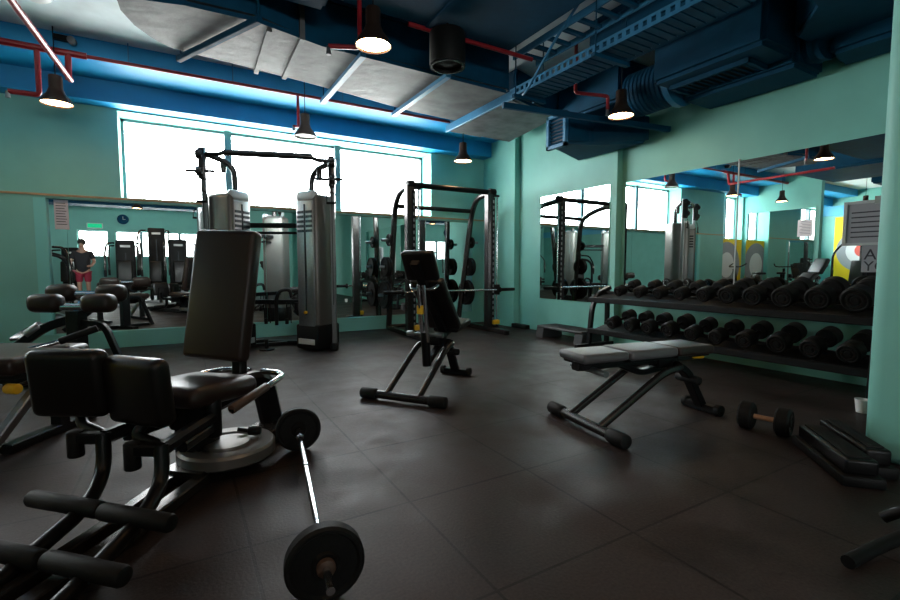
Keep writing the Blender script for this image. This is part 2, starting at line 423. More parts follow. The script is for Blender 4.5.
t = thing('air_duct', 'broad dark blue duct crossing above the black ceiling speaker', 'duct')
duct_prism([(1.15, 2.35), (2.85, 2.35), (2.85, 3.75), (1.15, 3.75)], 3.08, 3.32, ('duct', 'duct'), parent=t, name='duct_body')
bm = nb(); span(bm, (1.9, 2.33, 3.06), (1.95, 3.77, 3.33)); obj('flange', bm, 'duct', t)
duct_prism([(3.42, 2.02), (3.93, 2.02), (3.93, 3.3), (3.42, 3.3)], 3.02, 3.32, ('duct', 'duct'), name='air_duct', label='dark blue duct running beside the cable tray overhead')
duct_prism([(-1.35, 1.3), (1.05, 1.3), (1.05, 3.8), (-1.35, 3.8)], 3.0, 3.34, ('duct', 'duct'), name='air_duct', label='dark blue duct just above the top edge, seen in the right wall mirror')
duct_prism([(1.2, .4), (2.85, .4), (2.85, 2.1), (1.2, 2.1)], 3.1, 3.32, ('duct', 'duct'), name='air_duct', label='dark blue duct at the very top edge above the speaker')
duct_prism([(-3.3, -3), (-1.5, -3), (-1.5, 5.0), (-3.3, 5.0)], 2.95, 3.34, ('duct', 'duct'), name='air_duct', label='wide dark blue duct over the left part of the room, seen in the mirror')
duct_prism([(-7.4, 2.5), (-4.2, 2.5), (-4.2, 4.6), (-7.4, 4.6)], 2.95, 3.34, ('duct', 'duct'), name='air_duct', label='dark blue duct in front of the yellow target mural, seen in the mirror')
duct_prism([(-6, -4.5), (3.4, -4.5), (3.4, -3.7), (-6, -3.7)], 2.9, 3.34, ('duct', 'duct'), name='air_duct', label='dark blue duct crossing the room far behind the camera')

t = thing('air_duct', 'dark blue duct along the right wall with a slatted vent below', 'duct')
duct_prism([(3.98, 2.0), (4.93, 2.0), (4.93, 3.0), (3.98, 3.0)], 2.74, 3.32, ('duct', 'duct'), parent=t, name='duct_body')
duct_prism([(4.45, 1.98), (4.93, 1.98), (4.93, 3.0), (4.45, 3.0)], 2.66, 3.32, ('duct', 'duct'), parent=t, name='duct_body')
v = obj('vent', span(nb(), (4.16, 2.22, 2.725), (4.74, 2.90, 2.742)), 'louvre', t)
bm = nb()
for k in range(11): box(bm, (4.45, 2.27 + k * .058, 2.715), (.56, .026, .012), (.6, 0, 0))
span(bm, (4.14, 2.20, 2.70), (4.17, 2.92, 2.742)); span(bm, (4.73, 2.20, 2.70), (4.76, 2.92, 2.742)); span(bm, (4.14, 2.20, 2.70), (4.76, 2.23, 2.742)); span(bm, (4.14, 2.89, 2.70), (4.76, 2.92, 2.742))
obj('louvre_slats', bm, 'duct', v)
t = thing('air_duct', 'round ribbed dark blue duct leading to the grille box', 'duct')
bm = nb(); prof = [(0, 0)]
for k in range(11): prof += [(.235, k * .05), (.235, k * .05 + .03), (.225, k * .05 + .04)]
prof += [(0, .56)]
lathe(bm, prof, (4.45, 3.02, 2.90), (0, 1, 0), 28); obj('round_duct', bm, 'duct', t)
bm = nb(); lathe(bm, [(0, 0), (.27, 0), (.27, .06), (0, .06)], (4.45, 3.005, 2.90), (0, 1, 0), 28); obj('collar', bm, 'rail', t)
t = thing('air_diffuser', 'blue square grille box hanging by the green corner wall', 'vent')
duct_prism([(4.0, 4.15), (4.35, 4.10), (4.83, 3.62), (4.83, 4.8), (4.35, 4.5), (4.0, 4.44)], 2.46, 2.80, ('duct', 'duct'), parent=t, name='box_body')
bm = nb(); x0 = 3.975
for a, b in (((4.13, 2.43), (4.46, 2.47)), ((4.13, 2.79), (4.46, 2.83)), ((4.13, 2.43), (4.17, 2.83)), ((4.42, 2.43), (4.46, 2.83))): span(bm, (x0 - .02, a[0], a[1]), (x0 + .03, b[0], b[1]))
g = obj('grille_frame', bm, 'rail', t)
bm = nb()
for k in range(8): box(bm, (x0 + .012, 4.295, 2.49 + k * .042), (.03, .25, .01), (0, .5, 0))
obj('louvre_slats', bm, 'duct', g); obj('recess', span(nb(), (x0 + .02, 4.16, 2.46), (x0 + .028, 4.43, 2.80)), 'louvre', t)
t = thing('air_duct', 'bulky dark blue duct at the upper right above the signs', 'duct')
duct_prism([(3.5, 1.02), (4.93, 1.02), (4.93, 1.95), (4.3, 1.95), (3.95, 1.6), (3.5, 1.6)], 2.82, 3.32, ('duct', 'duct'), parent=t, name='duct_body')
duct_prism([(4.3, 3.64), (4.84, 3.64), (4.84, 4.75), (4.3, 4.65)], 2.86, 3.335, ('duct', 'duct'), name='air_duct', label='dark blue box duct above the blue grille box, behind the right hand lamp')
duct_prism([(4.55, 1.35), (4.93, 1.35), (4.93, 1.85), (4.55, 1.8)], 2.69, 2.9, ('duct', 'duct'), parent=t, name='duct_boot')
bm = nb(); lathe(bm, [(0, 0), (.14, 0), (.14, .03), (.12, .06), (.14, .09), (.12, .12), (.12, .15), (0, .15)], (4.6, 1.82, 2.82), (.2, 1, 0), 20); obj('flex_hose', bm, 'duct', t)

t = thing('cable_tray', 'perforated blue steel cable tray running across the dark ceiling', 'cable tray')
bm = nb()
for x in (3.03, 3.33):
    y = .8
    span(bm, (x - .004, .8, 2.75), (x + .004, 3.98, 2.775)); span(bm, (x - .004, .8, 2.815), (x + .004, 3.98, 2.835))
    while y < 3.95:
        span(bm, (x - .004, y, 2.775), (x + .004, y + .035, 2.815)); y += .075
obj('side_rail', bm, 'rail', t)
bm = nb(); y = .8
while y < 3.95:
    span(bm, (3.03, y, 2.745), (3.33, y + .06, 2.755)); y += .075
obj('tray_bottom', bm, 'duct', t)
for y in (1.6, 2.8, 3.85):
    h = obj('hanger_bar', span(nb(), (2.97, y - .02, 2.715), (3.39, y + .02, 2.744)), 'duct', t)
    for x in (3.0, 3.36): obj('hanger_rod', cyl(nb(), (x, y, 2.72), (x, y, ZC), .006, n=8), 'duct', h)
bm = nb(); tube(bm, [(3.0, 4.06, 2.70), (4.93, 3.46, 2.58)], sec=rect_sec(.05, .06)); tag(obj('support_channel', bm, 'duct'), 'blue steel channel running from the cable tray to the right wall', 'channel')
bm = nb(); tube(bm, [(2.99, 3.72, 2.70), (2.975, 3.66, 2.70), (2.93, 3.2, 3.0), (2.90, 2.62, 3.34)], .012, .05); tag(obj('conduit', bm, 'rail'), 'pale thin conduit slanting up past the cable tray', 'conduit')
t = thing('cable_ladder', 'dark ladder tray rising to the ceiling above the cable tray', 'cable tray')
bm = nb(); span(bm, (3.0, 2.2, 3.1), (3.02, 3.9, 3.16)); span(bm, (3.3, 2.2, 3.1), (3.32, 3.9, 3.16)); obj('side_rail', bm, 'rail', t)
for k in range(9): obj('rung', span(nb(), (3.02, 2.25 + k * .19, 3.11), (3.3, 2.29 + k * .19, 3.14)), 'duct', t)

# red sprinkler pipes
t = thing('sprinkler_pipe', 'long red sprinkler pipe running along the blue window beam', 'pipe')
bm = nb(); cyl(bm, (-1.0, 6.06, 3.13), (4.3, 6.06, 3.13), .018); cyl(bm, (-4, 6.06, 3.13), (-.75, 6.06, 3.13), .032); obj('main_pipe', bm, 'red', t)
bm = nb(); tube(bm, [(-1.14, 6.06, 3.13), (-1.14, 6.06, 2.68), (-1.36, 6.0, 2.66)], .024, .04); obj('drop_pipe', bm, 'red', t)
bm = nb(); cyl(bm, (-.90, 6.06, 3.13), (-.90, 6.02, 2.86), .028); obj('drop_pipe', bm, 'red', t)
bm = nb(); tube(bm, [(1.33, 6.06, 3.13), (1.33, 6.06, 2.74), (1.26, 6.0, 2.72)], .018, .03); obj('drop_pipe', bm, 'red', t)
for x in (-1.36, 1.26):
    bm = nb(); cyl(bm, (x, 6.0, 2.66 + (.06 if x > 0 else 0)), (x, 6.0, 2.60 + (.06 if x > 0 else 0)), .016, .022); obj('sprinkler_head', bm, 'steel', t)
for x in (-1.6, -.4, .6, 1.9, 3.0): obj('hanger_rod', cyl(nb(), (x, 6.06, 3.13), (x, 6.06, ZC), .006, n=8), 'rail', t)
bm = nb(); cyl(bm, (-.885, 6.02, 2.86), (-.995, 4.1, 2.887), .026); tag(obj('branch_pipe', bm, 'red'), 'glossy red branch pipe coming towards the camera from the window beam', 'pipe')
t = thing('sprinkler_pipe', 'short red sprinkler drop beside the lit lamp under the duct', 'pipe')
bm = nb(); tube(bm, [(1.28, 3.62, 3.08), (1.28, 3.62, 2.72), (1.06, 3.72, 2.72)], .018, .03); obj('drop_pipe', bm, 'red', t)
bm = nb(); cyl(bm, (1.06, 3.72, 2.72), (1.06, 3.72, 2.655), .014, .02); obj('sprinkler_head', bm, 'steel', t)
bm = nb(); tube(bm, [(1.75, 3.72, 3.06), (3.1, 3.72, 3.06)], .02); tag(obj('sprinkler_pipe', bm, 'red'), 'dark red pipe under the broad duct behind the black speaker', 'pipe')
t = thing('sprinkler_pipe', 'red sprinkler drop beside the lamp near the right wall', 'pipe')
bm = nb(); tube(bm, [(3.6, 3.62, 3.34), (3.6, 3.62, 2.80), (3.97, 3.52, 2.80), (3.97, 3.52, 2.66)], .018, .03); obj('drop_pipe', bm, 'red', t)
bm = nb(); cyl(bm, (3.97, 3.52, 2.66), (3.97, 3.52, 2.60), .014, .02); obj('sprinkler_head', bm, 'steel', t)

# pendants
def pendant(loc, label, lit=True, top=ZC):
    t = thing('pendant_lamp', label, 'lamp', loc, 0, 'bell pendant lamps')
    bm = nb(); lathe(bm, [(0, .27), (.052, .27), (.056, .255), (.056, .15), (.075, .10), (.115, .05), (.135, .008), (.135, 0), (.128, 0), (.126, .01), (.105, .052), (.065, .10), (0, .105)]); obj('lamp_shade', bm, 'bell', t)
    bm = nb(); lathe(bm, [(0, .014), (.124, .014), (.12, .024), (0, .026)]); obj('diffuser', bm, 'bulb' if lit else 'bulboff', t)
    bm = nb(); cyl(bm, (0, 0, .27), (0, 0, top - loc[2]), .005, n=8); obj('cord', bm, 'matte', t); return t
for p, lab, lit, top in (((-1.0, 6.0, 2.60), 'lit bell pendant over the far left corner beside the red pipes', True, 0),
                    ((1.37, 5.88, 2.58), 'bell pendant hanging in front of the window above the cable machine', False, 0),
                    ((3.66, 5.93, 2.55), 'small lit bell pendant under the flat duct by the window end', True, 2.97),
                    ((1.30, 3.38, 2.64), 'large glowing bell pendant next to the black ceiling speaker', True, 3.085),
                    ((4.12, 3.47, 2.60), 'glowing bell pendant by the right wall under the round duct', True, 0),
                    ((-3.0, 5.9, 2.6), 'bell pendant beyond the left picture edge by the partition', True, 0),
                    ((-1.1, .9, 2.62), 'bell pendant behind the camera on the left', True, 0), ((1.35, .9, 2.62), 'bell pendant just in front of the camera overhead on the right', True, 3.105),
                    ((-1.0, -1.6, 2.62), 'bell pendant over the weight machines behind the camera', True, 0), ((1.35, -1.6, 2.62), 'bell pendant farther behind the camera on the right', True, 0),
                    ((-3.7, .9, 2.62), 'bell pendant far left behind the camera', True, 0), ((-5.8, 5.2, 2.6), 'bell pendant before the yellow mural', True, 0)):
    pendant(p, lab, lit, top or ZC)

t = thing('ceiling_speaker', 'black cylindrical speaker hanging beside the glowing lamp', 'speaker', (2.05, 3.58, 2.72))
bm = nb(); lathe(bm, [(0, .28), (.15, .28), (.155, .27), (.155, .02), (.148, 0), (.128, 0), (.122, .03), (0, .03)], n=32); obj('speaker_can', bm, 'rubber', t)
obj('trim_ring', lathe(nb(), [(.128, -.004), (.152, -.004), (.152, .012), (.128, .012), (.128, -.004)], n=32), 'gun', t)
obj('speaker_cone', lathe(nb(), [(0, .008), (.03, .012), (.12, .028), (.12, .03), (0, .03)], n=32), 'rubber', t)
obj('hanger_rod', cyl(nb(), (0, 0, .28), (0, 0, .37), .01, n=8), 'matte', t)
t = thing('smoke_detector', 'white domed detector on the pale ceiling at the upper left corner', 'detector', (-.98, 5.30, ZC))
obj('dome', lathe(nb(), [(0, -.09), (.06, -.085), (.10, -.06), (.115, -.03), (.115, -.02), (0, -.02)], n=28), 'white', t); obj('base_ring', lathe(nb(), [(0, -.02), (.13, -.02), (.13, 0), (0, 0)], n=28), 'ductgrey', t)
t = thing('security_camera', 'small grey camera fixed to the blue beam at upper left', 'camera', (-.89, 6.08, 3.2))
obj('camera_body', cyl(nb(), (.03, -.1, .04), (.03, .02, .06), .035, bev=.008), 'ductgrey', t); obj('mount', span(nb(), (-.12, -.02, .05), (.0, .03, .1)), 'matte', t)
# ------------------------------------------------------------------ cable crossover
t = CT = thing('cable_machine', 'tall twin tower cable machine with grey shrouds below the window', 'gym machine', (.92, 5.78, 0), math.radians(-25.1))
for s in (-1, 1):
    p = nb(); x = s * .72; zt = 2.36 if s < 0 else 2.29
    tube(p, [(x, 0, .03), (x, 0, zt)], sec=rect_sec(.05, .055)); po = obj('upright_post', p, 'steel', t)
    c = nb(); box(c, (x, -.03, zt - .19), (.075, .10, .36), None, .02); cyl(c, (x - s * .02, -.06, zt - .09), (x + s * .05, -.06, zt - .09), .058, bev=.01); cyl(c, (x - s * .02, -.06, zt - .28), (x + s * .05, -.06, zt - .28), .058, bev=.01); obj('pulley_carriage', c, 'gun', t)
    c = nb(); cyl(c, (x - .19, -.03, zt - .27), (x + .13, -.03, zt - .27), .016); obj('adjust_handle', c, 'gun', t)
    c = nb(); tube(c, [(x, .02, zt - .06), (x - s * .20, .14, zt - .13), (x - s * .27, .18, zt - .22), (x - s * .28, .18, 1.85)], .033, .14); obj('curved_arm', c, 'gun', t)
    c = nb(); cyl(c, (x - s * .17, .12, zt - .14), (x - s * .17, .12, zt - .26), .036, .028, bev=.006); obj('pulley', c, 'gun', t)
    ang = math.radians(-34 if s > 0 else 68); R45 = Matrix.Rotation(ang, 4, 'Z'); cx, cy = s * .50, .13
    def q(u, v, z): return Matrix.Translation((cx, cy, 0)) @ R45 @ V((u, v, z))     # u across the slotted inner face, v into the cover
    inn = -s
    b = nb(); box(b, (cx, cy, .99), (.345, .345, 1.72), R45, .055, 4); sh = obj('weight_cover', b, 'shroud', t, 60)
    b = nb(); box(b, q(0, -.165 if s > 0 else -.165, 1.02), (.27, .03, 1.5), R45, .012, 3); fp = obj('front_panel', b, 'steel', sh)
    b = nb(); box(b, q(0, -.135, 1.83), (.30, .10, .12), R45, .045, 4); obj('top_cap', b, 'shroudtop', sh)
    b = nb()
    for k in range(5):
        for u in (-.068, .068): box(b, q(u, -.18, 1.42 + k * .055), (.10, .012, .030), R45)
    obj('ventilation_slots', b, 'slots', fp)
    b = nb(); box(b, q(0, -.181, 1.08), (.016, .012, 1.30), R45); obj('pin_slot', b, 'slots', fp)
    b = nb(); cyl(b, q(0, -.21, .46), q(0, -.17, .46), .018); obj('selector_pin', b, 'yellow', fp)
    b = nb(); box(b, (cx, cy, .165), (.37, .37, .30), R45, .03, 2); obj('base_cover', b, 'matte', t)
    b = nb(); box(b, q(0, -.19, .11), (.26, .016, .065), R45, .005); obj('badge_plate', b, 'shroudtop', t)
    b = nb(); tube(b, [(x, -.06, .03), (x * .8, .45, .03), (x * .4, .60, .03)], sec=rect_sec(.08, .05)); obj('base_rail', b, 'black', t)
    b = nb(); box(b, (x, -.02, .045), (.085, .12, .09), None, .015); obj('post_foot', b, 'matte', t)
    b = nb(); cyl(b, (x, -.045, .55), (x, -.045, 2.0), .004, n=6); obj('cable', b, 'black', t)
    b = nb(); tube(b, [(x, -.06, 1.95), (x, -.08, 1.86)], .006); tube(b, [(x - .05, -.08, 1.74), (x - .05, -.08, 1.84), (x, -.08, 1.87), (x + .05, -.08, 1.84), (x + .05, -.08, 1.74)], .006, .02); cyl(b, (x - .055, -.08, 1.74), (x + .055, -.08, 1.74), .015); obj('hand_grip', b, 'matte', t)
b = nb(); tube(b, [(-.70, .02, 2.29), (-.55, .0, 2.29), (-.48, -.0, 2.31), (.48, 0, 2.28), (.55, 0, 2.24), (.70, .02, 2.24)], .024, .04); cyl(b, (-.5, 0, 2.31), (.5, 0, 2.28), .037, bev=.01); obj('pull_up_bar', b, 'gun', t)
b = nb(); tube(b, [(-.42, .22, 1.50), (.42, .22, 1.50)], sec=rect_sec(.05, .06)); tube(b, [(-.42, .20, 1.41), (.42, .20, 1.41)], sec=rect_sec(.03, .03)); obj('cross_brace', b, 'black', t)
b = nb(); tube(b, [(-.5, .42, .56), (.42, .3, .56)], sec=rect_sec(.06, .06)); obj('accessory_rail', b, 'black', t)
b = nb(); tube(b, [(.05, .42, .03), (-.6, .10, .03)], sec=rect_sec(.06, .04)); tube(b, [(-.2, .5, .03), (.5, .4, .03)], sec=rect_sec(.07, .05)); obj('rear_rail', b, 'black', t)
cabs = (('triangle', -.16), ('strap', -.02), ('rope', .10), ('loop', .22))
for k, (nm, x) in enumerate(cabs):
    a = nb(); y = .36 - (x + .5) * .12 - .04
    if nm == 'strap': tube(a, [(x + .18, y, .62), (x + .16, y, .72), (x + .04, y - .02, .71), (x, y - .03, .60), (x, y - .03, .28)], .022, .08)
    elif nm == 'loop': tube(a, [(x, y, .56), (x, y, .42), (x + .12, y - .02, .40)], .024, .04)
    else: cyl(a, (x, y, .56), (x, y, .36), .008, n=8); cyl(a, (x, y, .36), (x, y, .29), .022, bev=.006); cyl(a, (x + .05, y, .56), (x + .05, y, .30), .007, n=8)
    o = obj('cable_attachment', a, 'matte')
    o.parent = None; o.matrix_world = Matrix.Translation((.92, 5.78, 0)) @ Matrix.Rotation(math.radians(-25.1), 4, 'Z')
    tag(o, ['black rope attachment leftmost on the low rail between the cable towers', 'black padded strap arching over the low rail between the cable towers', 'short black attachment third along the low rail between the cable towers', 'black bent attachment nearest the right cable tower on the low rail'][k], 'attachment', 'cable attachments')
b = nb(); cyl(b, (.86, 5.88, 0), (.86, 5.88, .02), .09, bev=.006); cyl(b, (.86, 5.88, .02), (.86, 5.88, .13), .022, bev=.006); tag(obj('floor_anchor', b, 'matte'), 'small black anchor peg standing on the floor between the cable towers', 'anchor')

# ------------------------------------------------------------------ smith machine
t = SM = thing('smith_machine', 'black rack machine with guided barbell in the far right corner', 'gym machine', (3.43, 5.88, 0))
for s in (-1, 1):
    x = s * .67
    b = nb(); tube(b, [(x, 0, .05), (x, 0, 2.12)], sec=rect_sec(.11, .10), ref=(1, 0, 0)); up = obj('upright', b, 'gun', t)
    b = nb(); span(b, (x + .056, -.052, .12), (x + .068, .03, 2.05)); span(b, (x + .01, -.058, .12), (x + .068, -.05, 2.05)); obj('rack_plate', b, 'black', up)
    for k in range(22):
        z = .20 + k * .085; obj('slot_dash', box(nb(), (x + .040, -.062, z), (.022, .010, .045), None, .004), 'steel', up)  # light dashes stand in for open slots with bright background behind
    b = nb(); cyl(b, (x + .115, -.05, .08), (x + .115, -.05, 2.08), .012); obj('guide_rod', b, 'chrome', t)
    b = nb(); span(b, (x + .06, -.07, 2.06), (x + .14, -.03, 2.09)); span(b, (x + .06, -.07, .07), (x + .14, -.03, .1)); obj('rod_bracket', b, 'black', t)
    xr, xt = (-.60, -.56) if s < 0 else (.69, .84); yr = .95
    b = nb(); tube(b, [(xr, yr, .04), (xt, yr - .20, 1.93), (x + .02, .35, 2.10), (x, -.02, 2.11)], .045, .2); rp = obj('rear_post', b, 'gun', t)
    b = nb(); tube(b, [(xr, yr + .02, .04), (x, -.45, .04)], sec=rect_sec(.07, .07)); obj('base_rail', b, 'gun', t)
    b = nb(); box(b, (x, -.46, .035), (.08, .05, .07), None, .01); obj('rail_cap', b, 'matte', t)
    b = nb(); box(b, (x + .09, -.05, .15), (.12, .09, .07), None, .01); obj('bumper', b, 'yellow', t)
    for z in (1.41, 1.0, .56):
        b = nb(); yy = yr - .10 * z; xx = xr + (xt - xr) * z / 1.93; cyl(b, (xx + s * .02, yy, z), (xx + s * .20, yy, z), .022, bev=.005); obj('storage_peg', b, 'steel', t)
b = nb(); cyl(b, (-.67, -.0, 2.13), (.74, 0, 2.13), .04); obj('top_bar', b, 'black', t)
b = nb(); cyl(b, (-.71, 0, 2.13), (-.60, 0, 2.13), .062, bev=.012); cyl(b, (.66, 0, 2.13), (.77, 0, 2.13), .062, bev=.012); obj('bar_cap', b, 'matte', t)
b = nb(); cyl(b, (-.56, .75, 1.93), (.86, .75, 1.93), .034); obj('rear_bar', b, 'black', t)
b = nb(); cyl(b, (-.6, .9, .06), (.86, .9, .06), .03); obj('rear_floor_bar', b, 'black', t)
b = nb(); cyl(b, (-.80, -.08, .65), (.80, -.08, .65), .015); bb = obj('guided_bar', b, 'chrome', t)
for s in (-1, 1):
    b = nb(); cyl(b, (s * .80, -.08, .65), (s * 1.10, -.08, .65), .026, bev=.004); obj('bar_sleeve', b, 'matte', bb)
    b = nb(); box(b, (s * .67 + .115, -.06, .65), (.06, .08, .16), None, .012); obj('bar_carriage', b, 'matte', bb)
    b = nb(); cyl(b, (s * .80, -.08, .65), (s * .83, -.08, .65), .045, bev=.008); obj('bar_collar', b, 'matte', bb)

def plate_bm(bm, o, d, r, th, hole=.026):
    return lathe(bm, [(hole, 0), (r * .32, -.004), (r * .36, .006), (r * .80, .006), (r * .86, -.003), (r - .008, -.003), (r, .005), (r, th - .005), (r - .008, th + .003), (r * .86, th + .003), (r * .80, th - .006), (r * .36, th - .006), (r * .32, th + .004), (hole, th), (hole, 0)], o, d, 36)
for s in (-1, 1):
    for z, r, nm in ((1.41, .095, 'small'), (1.0, .155, 'medium'), (.56, .215, 'large')):
        xr = 3.43 + ((-.60 + .04 * z / 1.93) if s < 0 else (.69 + .15 * z / 1.93)); yy = 5.88 + .95 - .10 * z
        n = 2 if nm != 'small' else 1
        for k in range(n):
            b = nb(); plate_bm(b, (0, 0, 0), (s, 0, 0), r, .034); o = obj('weight_plate', b, 'rubber')
            o.location = (xr + s * (.05 + k * .045), yy, z)
            tag(o, '%s black plate on the %s peg, %s post of the rack machine%s' % (nm, {'small': 'top', 'medium': 'middle', 'large': 'bottom'}[nm], 'left' if s < 0 else 'right', '' if n == 1 else (', inner one' if k == 0 else ', outer one')), 'weight plate', 'plates on the rack machine')

# ------------------------------------------------------------------ adjustable benches
def bench_base(t):
    b = nb(); cyl(b, (0, -.30, .042), (0, .30, .042), .030); obj('front_bar', b, 'gun', t)
    for s in (-1, 1):
        b = nb(); cyl(b, (0, s * .22, .043), (0, s * .355, .043), .043, bev=.012); obj('bar_end_cap', b, 'rubber', t)
    b = nb(); tube(b, [(0, -.135, .055), (.50, -.135, .345), (.66, -.125, .36), (.70, 0, .36), (.66, .125, .36), (.50, .135, .345), (0, .135, .055)], .024, .10, ref=(0, 0, 1)); obj('frame_loop', b, 'gun', t)
    b = nb(); tube(b, [(.70, 0, .36), (.83, 0, .30), (.98, 0, .05)], sec=rect_sec(.07, .05), fil=.08); obj('rear_leg', b, 'black', t)
    b = nb(); tube(b, [(1.0, -.13, .03), (1.0, .13, .03)], sec=rect_sec(.06, .05)); obj('rear_foot', b, 'black', t)
    for s in (-1, 1): obj('foot_cap', cyl(nb(), (1.0, s * .11, .038), (1.0, s * .15, .038), .038, bev=.008), 'rubber', t)
    b = nb(); box(b, (.62, 0, .39), (.16, .10, .10), None, .015); obj('hinge_block', b, 'black', t)
    b = nb(); cyl(b, (.86, -.09, .24), (.86, .09, .24), .03, bev=.01); obj('wheel', b, 'rubber', t)

def pad(name, t, c, s, m, tilt=0.0, bev=.022):
    b = nb(); box(b, c, s, (0, tilt, 0), bev, 4); return obj(name, b, m, t, 60)

t = thing('weight_bench', 'flat set adjustable bench with grey pads in front of the dumbbell rack', 'bench', (2.12, 2.0, 0), math.radians(-8))
bench_base(t)

pad('headrest', t, (.055, 0, .462), (.34, .26, .055), 'grey')
pad('back_pad', t, (.42, 0, .462), (.385, .28, .06), 'grey', .0)
pad('seat_pad', t, (.775, 0, .458), (.315, .28, .06), 'brown', .0)
b = nb(); tube(b, [(-.08, 0, .40), (.6, 0, .40)], sec=rect_sec(.07, .05)); tube(b, [(.6, 0, .40), (.9, 0, .40)], sec=rect_sec(.07, .05)); obj('pad_rail', b, 'black', t)
b = nb(); box(b, (.055, 0, .428), (.3, .2, .02), None, .006); box(b, (.42, 0, .425), (.36, .22, .02), None, .006); box(b, (.775, 0, .422), (.28, .22, .02), None, .006); obj('pad_board', b, 'matte', t)
b = nb(); cyl(b, (.02, -.16, .375), (.02, .16, .375), .02); tube(b, [(.02, 0, .375), (.12, 0, .43)], .015); obj('lift_handle', b, 'steel', t)
b = nb(); tube(b, [(.22, 0, .40), (.42, 0, .32), (.62, 0, .34)], sec=rect_sec(.05, .04), fil=.05); obj('adjust_arm', b, 'black', t)
b = nb(); cyl(b, (.85, -.02, .40), (.93, -.05, .40), .018, bev=.004); obj('release_knob', b, 'yellow', t)

t = thing('weight_bench', 'adjustable bench with its black backrest raised, in the middle of the floor', 'bench', (1.375, 3.07, 0), math.radians(36))
bench_base(t)
A = math.radians(49); hx, hz = .72, .45
def along(l, off=0.0): return V((hx - l * math.cos(A) - off * math.sin(A), 0, hz + l * math.sin(A) - off * math.cos(A)))
b = nb(); box(b, along(.27, -.05), (.56, .30, .07), (0, A, 0), .022, 4); obj('back_pad', b, 'vinyl', t, 60)
b = nb(); box(b, along(.70, -.045), (.25, .28, .065), (0, A + .25, 0), .022, 4); obj('headrest', b, 'vinyl', t, 60)
b = nb(); box(b, (.92, 0, .475), (.34, .24, .06), (0, -.12, 0), .022, 4); obj('seat_pad', b, 'vinyl', t, 60)
b = nb(); tube(b, [along(0, .01), along(.78, .01)], sec=rect_sec(.07, .05)); obj('back_rail', b, 'black', t)
b = nb(); tube(b, [along(.54, .0) + V((0, -.12, 0)), along(.54, .05) + V((0, -.10, 0)), along(.54, .05) + V((0, .10, 0)), along(.54, .0) + V((0, .12, 0))], .014, .03); obj('lift_handle', b, 'chrome', t)
b = nb(); tube(b, [(.66, 0, .40), (1.1, 0, .50)], sec=rect_sec(.06, .05)); obj('seat_rail', b, 'black', t)
b = nb(); cyl(b, (.40, 0, .20), (.37, 0, .48), .036); obj('strut_sleeve', b, 'black', t)
b = nb(); cyl(b, (.37, .02, .40), (.30, .02, .86), .017); cyl(b, (.37, -.025, .40), (.30, -.025, .86), .017); obj('strut_rod', b, 'chrome', t)
b = nb(); box(b, (.335, .02, .66), (.046, .05, .07), None, .006); obj('strut_label', b, 'yellow', t)
b = nb(); cyl(b, (.37, -.14, .46), (.37, .14, .46), .014); cyl(b, (.37, -.16, .46), (.37, -.10, .46), .022, bev=.005); cyl(b, (.37, .10, .46), (.37, .16, .46), .022, bev=.005); obj('strut_axle', b, 'steel', t)
b = nb(); tube(b, [(.40, 0, .22), (.66, 0, .34)], sec=rect_sec(.05, .05)); obj('strut_bracket', b, 'black', t)

# ------------------------------------------------------------------ seated leg machine (foreground)
t = LM = thing('leg_machine', 'black seated leg machine with tall backrest and knee pads in the left foreground', 'gym machine', (.10, 2.60, 0), math.radians(135))
b = nb(); box(b, (.065, -.19, .85), (.385, .085, .70), (math.radians(9), math.radians(-2), 0), .03, 5); obj('backrest', b, 'brown', t, 60)
b = nb(); box(b, (.065, -.245, .85), (.30, .03, .6), (math.radians(9), 0, 0), .01, 2); obj('back_board', b, 'matte', t)
b = nb(); box(b, (.02, .06, .40), (.40, .44, .10), (math.radians(4), 0, 0), .045, 5); obj('seat', b, 'brown', t, 60)  # reddish reflection on the seat is put into its brown colour
b = nb(); tube(b, [(.0, .2, .30), (.0, -.24, .34), (-.03, -.38, .34), (-.06, -.42, .05)], sec=rect_sec(.10, .13, .03), fil=.14, ref=(1, 0, 0)); obj('main_post', b, 'black', t)
b = nb(); tube(b, [(.03, -.26, .34), (.065, -.31, .95)], sec=rect_sec(.06, .06)); obj('back_post', b, 'black', t)
for s in (-1, 1):
    b = nb(); tube(b, [(s * .04, -.36, .40), (s * .20, -.34, .40), (s * .25, -.22, .40), (s * .25, .14, .34)], .016, .08); h = obj('side_handle', b, 'chrome', t)
    b = nb(); cyl(b, (s * .25, -.12, .385), (s * .25, .14, .34), .022, bev=.005); obj('handle_grip', b, 'grip' if s < 0 else 'rubber', h)
b = nb(); lathe(b, [(0, 0), (.21, 0), (.225, .012), (.225, .055), (.215, .068), (.15, .068), (.145, .055), (.11, .055), (.105, .07), (0, .07)], (-.10, .0, .055), n=40); obj('base_disc', b, 'shroud', t)
b = nb(); span(b, (-.16, -.46, 0), (.05, .25, .07)); tube(b, [(-.1, -.40, .085), (-.1, -.1, .085)], sec=rect_sec(.16, .03)); obj('base_plate', b, 'gun', t)
b = nb(); span(b, (-.04, -.02, .07), (.06, .16, .40)); obj('seat_pillar', b, 'black', t)
b = nb(); cyl(b, (-.13, -.12, .14), (-.19, -.14, .14), .022, bev=.006); cyl(b, (-.08, -.10, .15), (-.13, -.12, .14), .01); obj('lock_pin', b, 'matte', t)
